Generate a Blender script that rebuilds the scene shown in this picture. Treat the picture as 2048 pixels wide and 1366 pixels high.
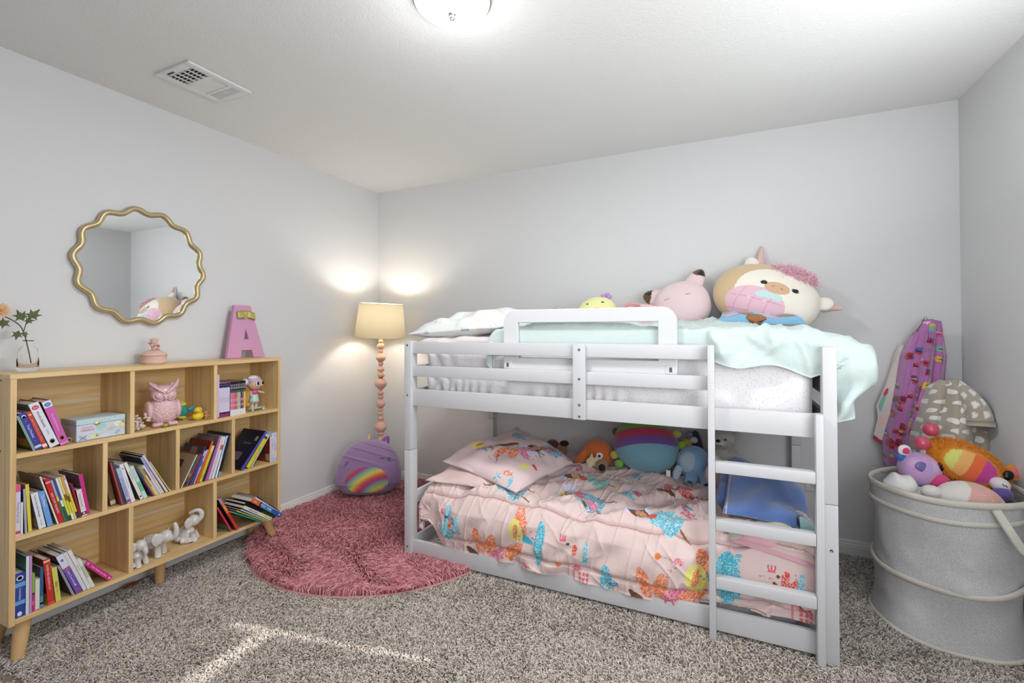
import bpy, bmesh, math, random
import numpy as np
from mathutils import Vector, Matrix, Euler
random.seed(7); rng = np.random.default_rng(7)
S = bpy.context.scene
for o in list(bpy.data.objects): bpy.data.objects.remove(o)
PI = math.pi
# ---------------------------------------------------------------- camera
cam = bpy.data.objects.new('camera', bpy.data.cameras.new('camera')); S.collection.objects.link(cam)
YAW, PIT, ROL = math.radians(24.855), math.radians(0.6283), math.radians(-0.182)
fw = np.array([-math.sin(YAW)*math.cos(PIT), math.cos(YAW)*math.cos(PIT), math.sin(PIT)])
rt = np.array([math.cos(YAW), math.sin(YAW), 0.]); up = np.cross(rt, fw)
r2 = math.cos(ROL)*rt+math.sin(ROL)*up; u2 = -math.sin(ROL)*rt+math.cos(ROL)*up
M = Matrix.Identity(4)
for i in range(3): M[i][0], M[i][1], M[i][2] = r2[i], u2[i], -fw[i]
M.translation = Vector((2.7299, -3.1412, 1.2584))
cam.matrix_world = M
cam.data.sensor_width = 36; cam.data.lens = 36*930.84/2048
cam.data.shift_x = -1.0/2048; cam.data.shift_y = -33.8/2048
cam.data.clip_start = .02
S.camera = cam
# ---------------------------------------------------------------- view, world, sun, big lights
S.view_settings.view_transform = 'Standard'; S.view_settings.look = 'None'
S.view_settings.gamma = 1; S.view_settings.use_curve_mapping = False
S.view_settings.exposure = 0.25
W = bpy.data.worlds.new('world'); S.world = W; W.use_nodes = True
_sky = W.node_tree.nodes.new('ShaderNodeTexSky'); _sky.sky_type = 'HOSEK_WILKIE'; _sky.turbidity = 3
_sky.sun_direction = (.8, .15, .58)
W.node_tree.links.new(_sky.outputs[0], W.node_tree.nodes['Background'].inputs[0])
W.node_tree.nodes['Background'].inputs[1].default_value = 1.0
def lamp(name, typ, loc, energy, color=(1,1,1), size=1, size_y=None, aim=None, parent=None):
    l = bpy.data.lights.new(name, typ); l.energy = energy; l.color = color
    o = bpy.data.objects.new(name, l); S.collection.objects.link(o); o.location = loc
    if typ == 'AREA':
        l.size = size
        if size_y: l.shape = 'RECTANGLE'; l.size_y = size_y
    elif typ == 'POINT': l.shadow_soft_size = size
    elif typ == 'SUN': l.angle = size
    if aim is not None: o.rotation_euler = Vector(aim).to_track_quat('-Z', 'Y').to_euler()
    return o
WX, WH, YF = 3.818, 2.44, -3.75          # room: x 0..WX, y YF..0, height WH
lamp('sun', 'SUN', (8, 0, 6), 3.6, (1, .96, .9), math.radians(.6), aim=(-.82, -.156, -.575))
lamp('window_daylight', 'AREA', (WX-.22, -2.3, 1.4), 22.5, (.94, .97, 1.0), 1.1, 1.3, aim=(-1, .22, .1))
lamp('window_skylight_upward', 'AREA', (WX-.22, -1.55, 1.62), 8.5, (.94, .97, 1.0), 1.1, .4, aim=(-.45, -.05, 1))
lamp('front_fill_light', 'AREA', (2.9, YF+.06, 1.5), 13, (.96, .98, 1), 1.1, 1.2, aim=(.25, 1, .2))  # added fill lamp behind the camera; no real source known there
# ---------------------------------------------------------------- helpers
def lin(h):
    if not isinstance(h, str): return tuple(h)
    h = h.lstrip('#'); c = [int(h[i:i+2], 16)/255 for i in (0, 2, 4)]
    return tuple(x/12.92 if x <= .04045 else ((x+.055)/1.055)**2.4 for x in c)
MATS = {}
def mat(name, color='#ffffff', rough=.5, bump=0., bscale=60., sheen=0., metal=0., trans=0., coat=0., var=0., vscale=8., vc=False, sss=0., emis=None, estr=0., spec=.5, ior=1.45):
    if name in MATS: return MATS[name]
    m = bpy.data.materials.new(name); m.use_nodes = True; nt = m.node_tree; N = nt.nodes; L = nt.links
    p = N['Principled BSDF']; c = lin(color)
    p.inputs['Base Color'].default_value = (*c, 1); p.inputs['Roughness'].default_value = rough
    p.inputs['Metallic'].default_value = metal; p.inputs['Transmission Weight'].default_value = trans
    p.inputs['Coat Weight'].default_value = coat; p.inputs['Specular IOR Level'].default_value = spec
    p.inputs['IOR'].default_value = ior
    if sheen: p.inputs['Sheen Weight'].default_value = sheen; p.inputs['Sheen Roughness'].default_value = .5
    if sss: p.inputs['Subsurface Weight'].default_value = sss; p.inputs['Subsurface Radius'].default_value = (.02, .015, .01)
    if emis: p.inputs['Emission Color'].default_value = (*lin(emis), 1); p.inputs['Emission Strength'].default_value = estr
    src = None
    if vc:
        a = N.new('ShaderNodeAttribute'); a.attribute_name = 'Col'; src = a.outputs['Color']
    tc = N.new('ShaderNodeTexCoord')
    if var:
        nz = N.new('ShaderNodeTexNoise'); nz.inputs['Scale'].default_value = vscale; nz.inputs['Detail'].default_value = 4
        L.new(tc.outputs['Object'], nz.inputs['Vector'])
        mr = N.new('ShaderNodeMapRange'); mr.inputs[1].default_value = .3; mr.inputs[2].default_value = .7
        mr.inputs[3].default_value = 1-var; mr.inputs[4].default_value = 1+var; L.new(nz.outputs[0], mr.inputs[0])
        mx = N.new('ShaderNodeVectorMath'); mx.operation = 'SCALE'
        if src: L.new(src, mx.inputs[0])
        else: mx.inputs[0].default_value = c
        L.new(mr.outputs[0], mx.inputs['Scale']); src = mx.outputs[0]
    if src: L.new(src, p.inputs['Base Color'])
    if bump:
        nb = N.new('ShaderNodeTexNoise'); nb.inputs['Scale'].default_value = bscale; nb.inputs['Detail'].default_value = 3
        L.new(tc.outputs['Object'], nb.inputs['Vector'])
        b = N.new('ShaderNodeBump'); b.inputs['Strength'].default_value = bump; b.inputs['Distance'].default_value = .01
        L.new(nb.outputs[0], b.inputs['Height']); L.new(b.outputs[0], p.inputs['Normal'])
    MATS[name] = m; return m
WORLDLOC = {}
def link(o): S.collection.objects.link(o); return o
def tag(o, label=None, cat=None, group=None, kind=None):
    if label: o['label'] = label
    if cat: o['category'] = cat
    if group: o['group'] = group
    if kind: o['kind'] = kind
    return o
def thing(name, label, cat, loc=(0, 0, 0), group=None):
    o = link(bpy.data.objects.new(name, None)); o.location = loc; o.empty_display_size = .05
    WORLDLOC[o.name] = np.array(loc, float); return tag(o, label, cat, group)
def mk(name, VF, m, parent=None, smooth=True, col=None, loc=None, kind=None, label=None, ccol=None):
    """one mesh object from world-space (V,F); col = per-vertex colours, ccol = per-face colours"""
    V, F = VF[0], VF[1]
    V = np.asarray(V, float)
    base = WORLDLOC[parent.name] if parent is not None else np.array(loc if loc is not None else (0, 0, 0), float)
    me = bpy.data.meshes.new(name); me.from_pydata((V-base).tolist(), [], [tuple(int(i) for i in f) for f in F])
    o = link(bpy.data.objects.new(name, me)); WORLDLOC[o.name] = base
    if parent is not None: o.parent = parent
    else: o.location = base
    if m is not None:
        for mm in (m if isinstance(m, (list, tuple)) else [m]): me.materials.append(mm)
    if smooth: me.polygons.foreach_set('use_smooth', [True]*len(me.polygons))
    if smooth == 'auto': me.set_sharp_from_angle(angle=math.radians(24))
    if col is not None:
        a = me.attributes.new('Col', 'FLOAT_COLOR', 'POINT'); c = np.ones((len(V), 4)); c[:, :3] = np.asarray(col)
        a.data.foreach_set('color', c.ravel())
    if ccol is not None:
        a = me.attributes.new('Col', 'FLOAT_COLOR', 'CORNER'); c = []
        for f, k in zip(F, ccol): c += [(*k, 1)]*len(f)
        a.data.foreach_set('color', np.array(c, float).ravel())
    tag(o, label=label, kind=kind); me.update(); return o
def join(*parts):
    V, F, n = [], [], 0
    for p in parts:
        v, f = p[0], p[1]
        v = np.asarray(v, float); V.append(v); F += [tuple(int(i)+n for i in q) for q in f]; n += len(v)
    return np.vstack(V), F
def fromB(bm):
    bm.verts.index_update(); V = np.array([v.co[:] for v in bm.verts]); F = [[v.index for v in f.verts] for f in bm.faces]; bm.free(); return V, F
def box(x0, x1, y0, y1, z0, z1, r=.003, seg=2):
    bm = bmesh.new(); bmesh.ops.create_cube(bm, size=1)
    for v in bm.verts: v.co = Vector(((x0+x1)/2+v.co.x*(x1-x0), (y0+y1)/2+v.co.y*(y1-y0), (z0+z1)/2+v.co.z*(z1-z0)))
    if r: bmesh.ops.bevel(bm, geom=bm.edges[:], offset=min(r, .45*min(x1-x0, y1-y0, z1-z0)), segments=seg, affect='EDGES', profile=.6)
    return fromB(bm)
def rotm(ax, a):
    return np.array(Matrix.Rotation(a, 3, ax))
def eul(x=0, y=0, z=0): return np.array(Euler((math.radians(x), math.radians(y), math.radians(z))).to_matrix())
def tr(VF, R=None, t=(0, 0, 0)):
    V = np.asarray(VF[0], float)
    if R is not None: V = V@np.asarray(R).T
    return (V+np.array(t), VF[1])+tuple(VF[2:])
def gridF(nu, nv, cu=False, cv=False):
    F = []
    for i in range(nu if cu else nu-1):
        for j in range(nv if cv else nv-1):
            a, b = i*nv+j, ((i+1) % nu)*nv+j
            F.append((a, b, ((i+1) % nu)*nv+(j+1) % nv, i*nv+(j+1) % nv))
    return F
def lathe(prof, n=32, c=(0, 0, 0), cap=True):
    prof = np.array(prof, float); th = np.arange(n)*2*PI/n
    V = np.stack([np.outer(np.cos(th), prof[:, 0]), np.outer(np.sin(th), prof[:, 0]), np.tile(prof[:, 1], (n, 1))], -1).reshape(-1, 3)+np.array(c)
    F = gridF(n, len(prof), cu=True); k = len(prof)
    if cap:
        F.append(tuple(i*k for i in range(n))[::-1]); F.append(tuple(i*k+k-1 for i in range(n)))
    return V, F
def ball(c, r, nu=28, nv=18, R=None, pw=1., fn=None):
    """super-ellipsoid; unit-direction array also returned for painting"""
    th = np.arange(nu)*2*PI/nu; ph = np.linspace(-PI/2, PI/2, nv+1)[1:-1]
    P = np.stack([np.outer(np.cos(th), np.cos(ph)), np.outer(np.sin(th), np.cos(ph)), np.tile(np.sin(ph), (nu, 1))], -1).reshape(-1, 3)
    P = np.vstack([P, [[0, 0, -1]], [[0, 0, 1]]]); k = nv-1
    F = gridF(nu, k, cu=True); b, t = nu*k, nu*k+1
    for i in range(nu):
        j = (i+1) % nu; F.append((b, j*k, i*k)); F.append((t, i*k+k-1, j*k+k-1))
    Q = np.sign(P)*np.abs(P)**pw
    if fn is not None: Q = fn(Q)
    V = Q*np.array(r)
    if R is not None: V = V@np.asarray(R).T
    return V+np.array(c), F, P
def tube(path, r, n=10, cap=True, flat=1.):
    P = np.array(path, float); m = len(P); r = np.broadcast_to(np.array(r, float), (m,))
    T = np.gradient(P, axis=0); T /= np.linalg.norm(T, axis=1)[:, None]+1e-12
    a = np.array([0, 0, 1.]) if abs(T[0][2]) < .9 else np.array([1., 0, 0]); V = []
    n0 = np.cross(T[0], a); n0 /= np.linalg.norm(n0)
    for i in range(m):
        n0 = n0-T[i]*(n0@T[i]); n0 /= np.linalg.norm(n0)+1e-12; b = np.cross(T[i], n0)
        for k in range(n):
            t = 2*PI*k/n; V.append(P[i]+r[i]*(math.cos(t)*n0+flat*math.sin(t)*b))
    F = gridF(m, n, cv=True)
    if cap: F.append(tuple(range(n))[::-1]); F.append(tuple((m-1)*n+k for k in range(n)))
    return np.array(V), F
def bez(pts, n=16):
    """smooth curve through points (Catmull-Rom)"""
    P = np.array(pts, float); P = np.vstack([2*P[0]-P[1], P, 2*P[-1]-P[-2]]); out = []
    for i in range(1, len(P)-2):
        for t in np.linspace(0, 1, n, endpoint=False):
            a, b, c, d = P[i-1:i+3]
            out.append(.5*((2*b)+(-a+c)*t+(2*a-5*b+4*c-d)*t*t+(-a+3*b-3*c+d)*t**3))
    out.append(P[-2]); return np.array(out)
def puff(outline, thick, R=None, t=(0, 0, 0), rings=7, flat=.15, back=1.):
    """cushion-like solid filling a closed 2-D outline (local x,y), bulging along local z"""
    O = np.array(outline, float); n = len(O); c = O.mean(0); V = []; F = []
    ss = np.sin(np.linspace(0, PI/2, rings+1))[1:]
    for sgn in (1, -1):
        for s in ss[:-1]:
            z = thick*math.sqrt(max(0, 1-s**2.4))*sgn*(1 if sgn > 0 else back)
            V += [(*(c+(p-c)*s), z) for p in O]
    V += [(*p, 0) for p in O]; k = rings-1; rim = 2*k*n
    V += [(*c, thick), (*c, -thick*back)]
    for h in (0, 1):
        for i in range(k):
            for j in range(n):
                q = (j+1) % n; a = (h*k+i)*n; b = (h*k+i+1)*n if i < k-1 else rim
                f = (a+j, b+j, b+q, a+q); F.append(f if h == 0 else f[::-1])
        for j in range(n):
            q = (j+1) % n; f = (rim+n+h, h*k*n+j, h*k*n+q); F.append(f if h == 0 else f[::-1])
    V = np.array(V)
    if R is not None: V = V@np.asarray(R).T
    return V+np.array(t), F
def smooth_outline(pts, n=8):
    P = np.array(pts, float); m = len(P); out = []
    for i in range(m):
        a, b, c, d = P[i-1], P[i], P[(i+1) % m], P[(i+2) % m]
        for t in np.linspace(0, 1, n, endpoint=False):
            out.append(.5*((2*b)+(-a+c)*t+(2*a-5*b+4*c-d)*t*t+(-a+3*b-3*c+d)*t**3))
    return np.array(out)
def curve2d(splines, ext=.005, bev=0.):
    cu = bpy.data.curves.new('c', 'CURVE'); cu.dimensions = '2D'; cu.fill_mode = 'BOTH'; cu.extrude = ext; cu.bevel_depth = bev; cu.bevel_resolution = 1
    for s in splines:
        sp = cu.splines.new('POLY'); sp.points.add(len(s)-1); sp.use_cyclic_u = True
        for p, q in zip(sp.points, s): p.co = (q[0], q[1], 0, 1)
    return _cv(cu)
def _cv(cu):
    o = bpy.data.objects.new('c', cu); S.collection.objects.link(o); dg = bpy.context.evaluated_depsgraph_get(); dg.update()
    me = bpy.data.meshes.new_from_object(o.evaluated_get(dg))
    V = np.array([v.co[:] for v in me.vertices]).reshape(-1, 3); F = [tuple(p.vertices) for p in me.polygons]
    bpy.data.objects.remove(o); bpy.data.curves.remove(cu); bpy.data.meshes.remove(me); return V, F
def text(s, size, ext=.0002, align='CENTER', spacing=1.):
    cu = bpy.data.curves.new('t', 'FONT'); cu.body = s; cu.size = size; cu.align_x = align; cu.align_y = 'CENTER'; cu.extrude = ext; cu.resolution_u = 2; cu.space_character = spacing
    return _cv(cu)
def waves(x, y, seed, n=10, f0=4, f1=30, amp=1., pw=1.2):
    g = np.random.default_rng(seed); z = np.zeros_like(x, dtype=float)
    for k in range(n):
        f = f0*(f1/f0)**(k/max(1, n-1)); a = g.uniform(0, 2*PI); z += (f0/f)**pw*np.sin(f*(x*math.cos(a)+y*math.sin(a))+g.uniform(0, 2*PI)+1.3*np.sin(f*.37*(y*math.cos(a)-x*math.sin(a))+g.uniform(0, 6)))
    return amp*z
def sheet(P, th, closed=False):
    """grid of points (nu,nv,3) turned into a cloth slab of thickness th"""
    nu, nv, _ = P.shape; du = np.gradient(P, axis=0); dv = np.gradient(P, axis=1)
    N = np.cross(du, dv); N /= np.linalg.norm(N, axis=2)[..., None]+1e-9
    A = P.reshape(-1, 3); B = (P-N*th).reshape(-1, 3); n = nu*nv
    F = gridF(nu, nv); F2 = [tuple(i+n for i in f[::-1]) for f in F]
    rim = [i*nv for i in range(nu)], [i*nv+nv-1 for i in range(nu)][::-1], list(range(nv))[::-1], [(nu-1)*nv+j for j in range(nv)]
    E = []
    for r in rim:
        for a, b in zip(r[:-1], r[1:]): E.append((a, b, b+n, a+n))
    return np.vstack([A, B]), F+F2+E
def fur(o, m, count, length, rad=.0006, seed=1, curl=.3, down=.0, steps=4, face_ok=None, label=None, name='fur'):
    """short fibres grown on a mesh part, as one hair object under it"""
    me = o.data; me.calc_loop_triangles(); g = np.random.default_rng(seed)
    n = len(me.vertices); co = np.empty(n*3); me.vertices.foreach_get('co', co); co = co.reshape(-1, 3)
    no = np.empty(n*3); me.vertices.foreach_get('normal', no); no = no.reshape(-1, 3)
    T = np.empty(len(me.loop_triangles)*3, dtype=np.int32); me.loop_triangles.foreach_get('vertices', T); T = T.reshape(-1, 3)
    if face_ok is not None: T = T[face_ok(co[T].mean(1)+WORLDLOC[o.name])]
    ar = np.linalg.norm(np.cross(co[T[:, 1]]-co[T[:, 0]], co[T[:, 2]]-co[T[:, 0]]), axis=1)
    t = T[g.choice(len(T), count, p=ar/ar.sum())]; b = g.dirichlet((1, 1, 1), count)
    P = (co[t]*b[..., None]).sum(1); Nn = (no[t]*b[..., None]).sum(1); Nn /= np.linalg.norm(Nn, axis=1)[:, None]+1e-9
    D = g.normal(size=(count, 3))*curl; L = length*g.uniform(.6, 1.15, count)[:, None]
    pts = [P]
    for k in range(1, steps):
        s = k/(steps-1); pts.append(P+L*(Nn*s*(1-.35*s)+D*s*s)+np.array([0, 0, -down])*L*s*s)
    pts = np.stack(pts, 1)
    return hair(name, pts, rad, m, o, label, local=True)
def hair(name, pts, rad, m, parent=None, label=None, taper=.5, local=False):
    n, k, _ = pts.shape
    if parent is not None and not local: pts = pts-WORLDLOC[parent.name]
    hc = bpy.data.hair_curves.new(name); hc.add_curves([k]*n)
    hc.attributes['position'].data.foreach_set('vector', pts.astype(np.float32).ravel())
    ra = hc.attributes.get('radius') or hc.attributes.new('radius', 'FLOAT', 'POINT')
    rr = np.tile(np.linspace(1, taper, k), n).astype(np.float32)*rad; ra.data.foreach_set('value', rr)
    o = link(bpy.data.objects.new(name, hc)); hc.materials.append(m)
    if parent is not None: o.parent = parent; WORLDLOC[o.name] = WORLDLOC[parent.name]
    o['kind'] = 'stuff'
    if label: o['label'] = label
    return o
def hairmat(name, cols, rough=.8, patch=None):
    m = bpy.data.materials.new(name); m.use_nodes = True; N = m.node_tree.nodes; L = m.node_tree.links; p = N['Principled BSDF']
    p.inputs['Roughness'].default_value = rough; p.inputs['Specular IOR Level'].default_value = .15
    h = N.new('ShaderNodeHairInfo'); r = N.new('ShaderNodeValToRGB'); r.color_ramp.interpolation = 'LINEAR'
    e = r.color_ramp.elements
    for i, (pos, c) in enumerate(cols):
        q = e[i] if i < 2 else e.new(pos)
        q.position = pos; q.color = (*lin(c), 1)
    L.new(h.outputs['Random'], r.inputs[0]); L.new(r.outputs[0], p.inputs['Base Color']); return m
def struct(name, VF, m, smooth=False): return mk(name, VF, m, smooth=smooth, kind='structure')
# ---------------------------------------------------------------- room shell
wallm = mat('wall_paint', '#d6d6d7', .85, bump=.12, bscale=160)
ceilm = mat('ceiling_paint', '#e0e0de', .9, bump=.25, bscale=110)
trimm = mat('trim_paint', '#dcdcda', .45)
white = mat('white_paint', '#c9c9cc', .38)
struct('floor', box(-.1, WX+.1, YF-.1, .1, -.1, 0, 0), mat('carpet_backing', '#857a6f', .95))
struct('ceiling', box(-.1, WX+.1, YF-.1, .1, WH, WH+.1, 0), ceilm)
struct('wall_left', box(-.1, 0, YF, 0, 0, WH, 0), wallm)
struct('wall_back', box(-.1, WX+.1, 0, .1, 0, WH, 0), wallm)
wy0, wy1, wz0, wz1 = -2.75, -1.225, .75, 2.2
struct('wall_right', join(box(WX, WX+.1, YF, wy0, 0, WH, 0), box(WX, WX+.1, wy1, 0, 0, WH, 0), box(WX, WX+.1, wy0, wy1, 0, wz0, 0), box(WX, WX+.1, wy0, wy1, wz1, WH, 0)), wallm)
fx0, fx1, fz0, fz1 = 2.3, 3.5, .9, 2.1
struct('wall_front', join(box(-.1, fx0, YF-.1, YF, 0, WH, 0), box(fx1, WX+.1, YF-.1, YF, 0, WH, 0), box(fx0, fx1, YF-.1, YF, fz1, WH, 0), box(fx0, fx1, YF-.1, YF, 0, fz0, 0)), wallm)
w2 = struct('added_front_window', join(box(fx0, fx0+.045, YF-.08, YF-.03, fz0, fz1), box(fx1-.045, fx1, YF-.08, YF-.03, fz0, fz1), box(fx0, fx1, YF-.08, YF-.03, fz0, fz0+.045), box(fx0, fx1, YF-.08, YF-.03, fz1-.045, fz1), box(2.88, 2.92, YF-.08, YF-.03, fz0, fz1)), white)  # made-up window, unseen, added to go with the front fill lamp
mk('window_sill', box(fx0-.05, fx1+.05, YF-.05, YF+.05, fz0-.03, fz0, .004), trimm, w2)  # sill of the added front window
w1 = struct('window_1', join(box(WX+.03, WX+.08, wy0, wy0+.045, wz0, wz1), box(WX+.03, WX+.08, wy1-.012, wy1, wz0, wz1), box(WX+.03, WX+.08, wy0, wy1, wz0, wz0+.045), box(WX+.03, WX+.08, wy0, wy1, wz1-.02, wz1)), white)
gl = mat('window_glass', '#ffffff', 0, trans=1, ior=1.01, spec=0)
mk('window_sill', box(WX-.05, WX+.05, wy0-.05, wy1+.05, wz0-.03, wz0, .004), trimm, w1)
# fabric roller blind in the window: it leaves a slit above its lower panel and one along its edge
bl = mat('blind_fabric', '#e9e7e2', .9)
bt = thing('roller_blind', 'white fabric roller blind covering the window on the right wall', 'blind', (WX+.015, -2, wz0))
mk('blind_panel', box(WX+.012, WX+.018, wy0, wy1-.05, wz0, 1.975, 0), bl, bt)
mk('blind_valance', box(WX+.012, WX+.018, wy0, wy1-.05, 2.03, wz1, 0), bl, bt)
mk('side_channel', box(WX+.012, WX+.018, wy1-.05, wy1, wz0, 1.5, 0), bl, bt)
BP = [(0, 0), (.015, 0), (.015, .054), (.0125, .058), (.013, .066), (.0085, .070), (.0095, .078), (.005, .088), (0, .088)]
def baseboard(name, a, b, nrm):
    a, b, nrm = np.array(a), np.array(b), np.array(nrm); V = []
    for p in (a, b): V += [(*(p+nrm*d), z) for d, z in BP]
    n = len(BP); F = [(i, (i+1) % n, n+(i+1) % n, n+i) for i in range(n)]+[tuple(range(n))[::-1], tuple(range(n, 2*n))]
    struct(name, (np.array(V), F), trimm)
baseboard('baseboard_left', (0, YF), (0, 0), (1, 0)); baseboard('baseboard_back', (0, 0), (WX, 0), (0, -1))
baseboard('baseboard_right', (WX, 0), (WX, YF), (-1, 0))
# ---------------------------------------------------------------- carpet pile
def pile(n, x0, x1, y0, y1, L, seed, ok=None):
    g = np.random.default_rng(seed); P = np.stack([g.uniform(x0, x1, n), g.uniform(y0, y1, n), np.zeros(n)], 1)
    if ok is not None: P = P[ok(P)]
    n = len(P); a = waves(P[:, 0], P[:, 1], seed, 8, 3, 22, 1.6, .4)+g.normal(size=n)*1.1
    lean = L*(.45+.5*g.random(n)); h = L*g.uniform(.55, 1.0, n)
    D = np.stack([np.cos(a)*lean, np.sin(a)*lean, np.zeros(n)], 1); Z = np.stack([0*a, 0*a, h], 1)
    c = np.stack([-np.sin(a), np.cos(a), 0*a], 1)*(g.normal(size=n)*L*.25)[:, None]
    return np.stack([P, P+Z*.6+D*.15+c*.5, P+Z*.98+D*.55+c, P+Z*.95+D*1.05], 1)
RC, RR = (.77, -.76), .80
inrug = lambda P: (P[:, 0]-RC[0])**2+(P[:, 1]-RC[1])**2 < (RR-.02)**2
cm = hairmat('carpet_yarn', [(0, '#7d736a'), (.22, '#a89d93'), (.6, '#cbc1b8'), (1, '#e6dfd7')], .9)
fl = bpy.data.objects['floor']
def okc(P): return ~inrug(P) & ~((P[:, 0] < .25) & (P[:, 1] > -1.3))
pts = np.concatenate([pile(150000, .05, 3.80, -2.35, -1.3, .0135, 3, okc), pile(110000, .02, 3.80, -1.3, -.016, .0135, 4, okc), pile(12000, .02, 3.8, -3.6, -2.35, .0135, 5)])
hair('carpet_pile', pts, .0021, cm, fl)
# ---------------------------------------------------------------- round shag rug
rug = thing('shag_rug', 'round dusty-pink shag rug on the carpet in the corner under the bunk bed leg', 'rug', (*RC, 0))
th = np.arange(160)*2*PI/160; ro = np.stack([np.clip(RC[0]+RR*np.cos(th), .022, 9), np.clip(RC[1]+RR*np.sin(th), -9, -.022)], 1)
bk = mk('rug_backing', curve2d([ro], .005, .002), mat('rug_backing', '#a4605f', .95), None, loc=(0, 0, .009)); bk.parent = rug; bk.location = Vector((0, 0, .009))-Vector((RC[0], RC[1], 0))
mk('rug_binding', tube(np.c_[np.vstack([ro, ro[:1]]), np.full(161, .010)], .0065, 8, False), mat('rug_binding', '#b98781', .9), rug)
def shag(n):
    g = np.random.default_rng(11); r = RR*np.sqrt(g.random(n)); t = g.random(n)*2*PI
    P = np.stack([RC[0]+r*np.cos(t), RC[1]+r*np.sin(t), np.full(n, .014)], 1); P = P[(P[:, 0] > .03) & (P[:, 1] < -.03)]; n = len(P)
    a = waves(P[:, 0], P[:, 1], 5, 9, 2.5, 16, 2.2, .35)+g.normal(size=n)*.45
    L = .042*g.uniform(.65, 1.2, n); ln = np.clip(.55+.45*waves(P[:, 0], P[:, 1], 9, 6, 4, 18, .5, .5), .1, 1)
    D = np.stack([np.cos(a)*L*ln, np.sin(a)*L*ln, 0*a], 1); Z = np.stack([0*a, 0*a, L*(1.05-.6*ln)], 1)
    return np.stack([P, P+Z*.7+D*.15, P+Z*1.0+D*.5, P+Z*.9+D*1.0], 1)
hair('rug_pile', shag(52000), .0030, hairmat('rug_yarn', [(0, '#9a535c'), (.45, '#c07b82'), (1, '#dba6aa')], .75), rug)
# ---------------------------------------------------------------- bookcase
def wood(name, axis, c0='#dfbd88', c1='#eacd9c', c2='#cda970'):
    m = bpy.data.materials.new(name); m.use_nodes = True; N = m.node_tree.nodes; L = m.node_tree.links; p = N['Principled BSDF']
    tc = N.new('ShaderNodeTexCoord'); mp = N.new('ShaderNodeMapping'); sc = [26, 26, 26]; sc[axis] = 1.1; mp.inputs['Scale'].default_value = sc
    nz = N.new('ShaderNodeTexNoise'); nz.inputs['Scale'].default_value = 1.6; nz.inputs['Detail'].default_value = 6; nz.inputs['Distortion'].default_value = .6
    r = N.new('ShaderNodeValToRGB'); e = r.color_ramp.elements; e[0].position = .3; e[0].color = (*lin(c2), 1); e[1].position = .72; e[1].color = (*lin(c1), 1); q = e.new(.5); q.color = (*lin(c0), 1)
    L.new(tc.outputs['Object'], mp.inputs[0]); L.new(mp.outputs[0], nz.inputs['Vector']); L.new(nz.outputs[0], r.inputs[0]); L.new(r.outputs[0], p.inputs['Base Color'])
    p.inputs['Roughness'].default_value = .42; return m
wh, wv = wood('oak_along', 1), wood('oak_upright', 2); wb = wood('oak_back', 1, '#e8c68c', '#f0d5a2', '#d3ac6c')
BX0, BX1, BY0, BY1, T = .016, .28, -2.345, -1.18, .018
Z0, Z1, Z2, Z3 = .168, .480, .792, 1.095      # top faces of bottom board, two shelves, top
bc = thing('bookcase', 'low oak-coloured bookcase with staggered open compartments against the left wall', 'bookcase', (.15, -1.76, 0))
mk('top_panel', box(BX0, BX1+.002, BY0-.002, BY1+.002, Z3-T, Z3, .0015), wh, bc, False)
mk('bottom_panel', box(BX0, BX1, BY0+T, BY1-T, Z0-T, Z0, .0015), wh, bc, False)
for y in (BY0, BY1-T): mk('side_panel', box(BX0, BX1, y, y+T, Z0-T-.003, Z3-T, .0015), wv, bc, False)
for z in (Z1, Z2): mk('shelf', box(BX0, BX1-.002, BY0+T, BY1-T, z-T, z, .0015), wh, bc, False)
DIV = {2: [-1.948, -1.570], 1: [-2.048, -1.755, -1.472], 0: [-1.950, -1.570]}
ZB = [(Z0, Z1-T), (Z1, Z2-T), (Z2, Z3-T)]
for k in (0, 1, 2):
    for y in DIV[k]: mk('divider', box(BX0, BX1-.003, y-T/2, y+T/2, *ZB[k], .0015), wv, bc, False)
    a, b = ZB[k]; mid = a+(b-a)*.52
    for z0, z1 in ((a, mid-.006), (mid+.006, b)): mk('back_panel', box(.019, .026, BY0+T, BY1-T, z0, z1, 0), wb, bc, False)
    mk('back_strip', box(.019, .024, BY0+T, BY1-T, mid-.006, mid+.006, 0), mat('strip_edge', '#e6d6bd', .6), bc, False, label='pale strip between the back boards')
legm = mat('beech_leg', '#d2ab78', .45, var=.05, vscale=12)
def leg(x, y, fx, fy, zt=Z0-T-.003, zf=0):
    return lathe_between((x, y, zt), (fx, fy, zf), .027, .0195)
def lathe_between(a, b, ra, rb, n=20):
    a, b = np.array(a, float), np.array(b, float); V = []
    for p, r in ((a, ra), (b, rb)):
        for k in range(n): V.append(p+np.array([r*math.cos(2*PI*k/n), r*math.sin(2*PI*k/n), 0]))
    return np.array(V), [(k, (k+1) % n, n+(k+1) % n, n+k)[::-1] for k in range(n)]+[tuple(range(n)), tuple(range(n, 2*n))[::-1]]
for a in ((.225, -2.285, .255, -2.312), (.075, -2.285, .055, -2.312), (.15, -1.765, .15, -1.765), (.225, -1.24, .25, -1.205, Z0-T-.003, .014), (.075, -1.24, .055, -1.205)): mk('leg', leg(*a), legm, bc, 'auto')
scr = mat('screw_dark', '#4a4640', .5)
for z in (1.07, .80): mk('screw', tube([(.2, BY0-.001, z), (.2, BY0+.002, z)], .004), scr, bc)
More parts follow.
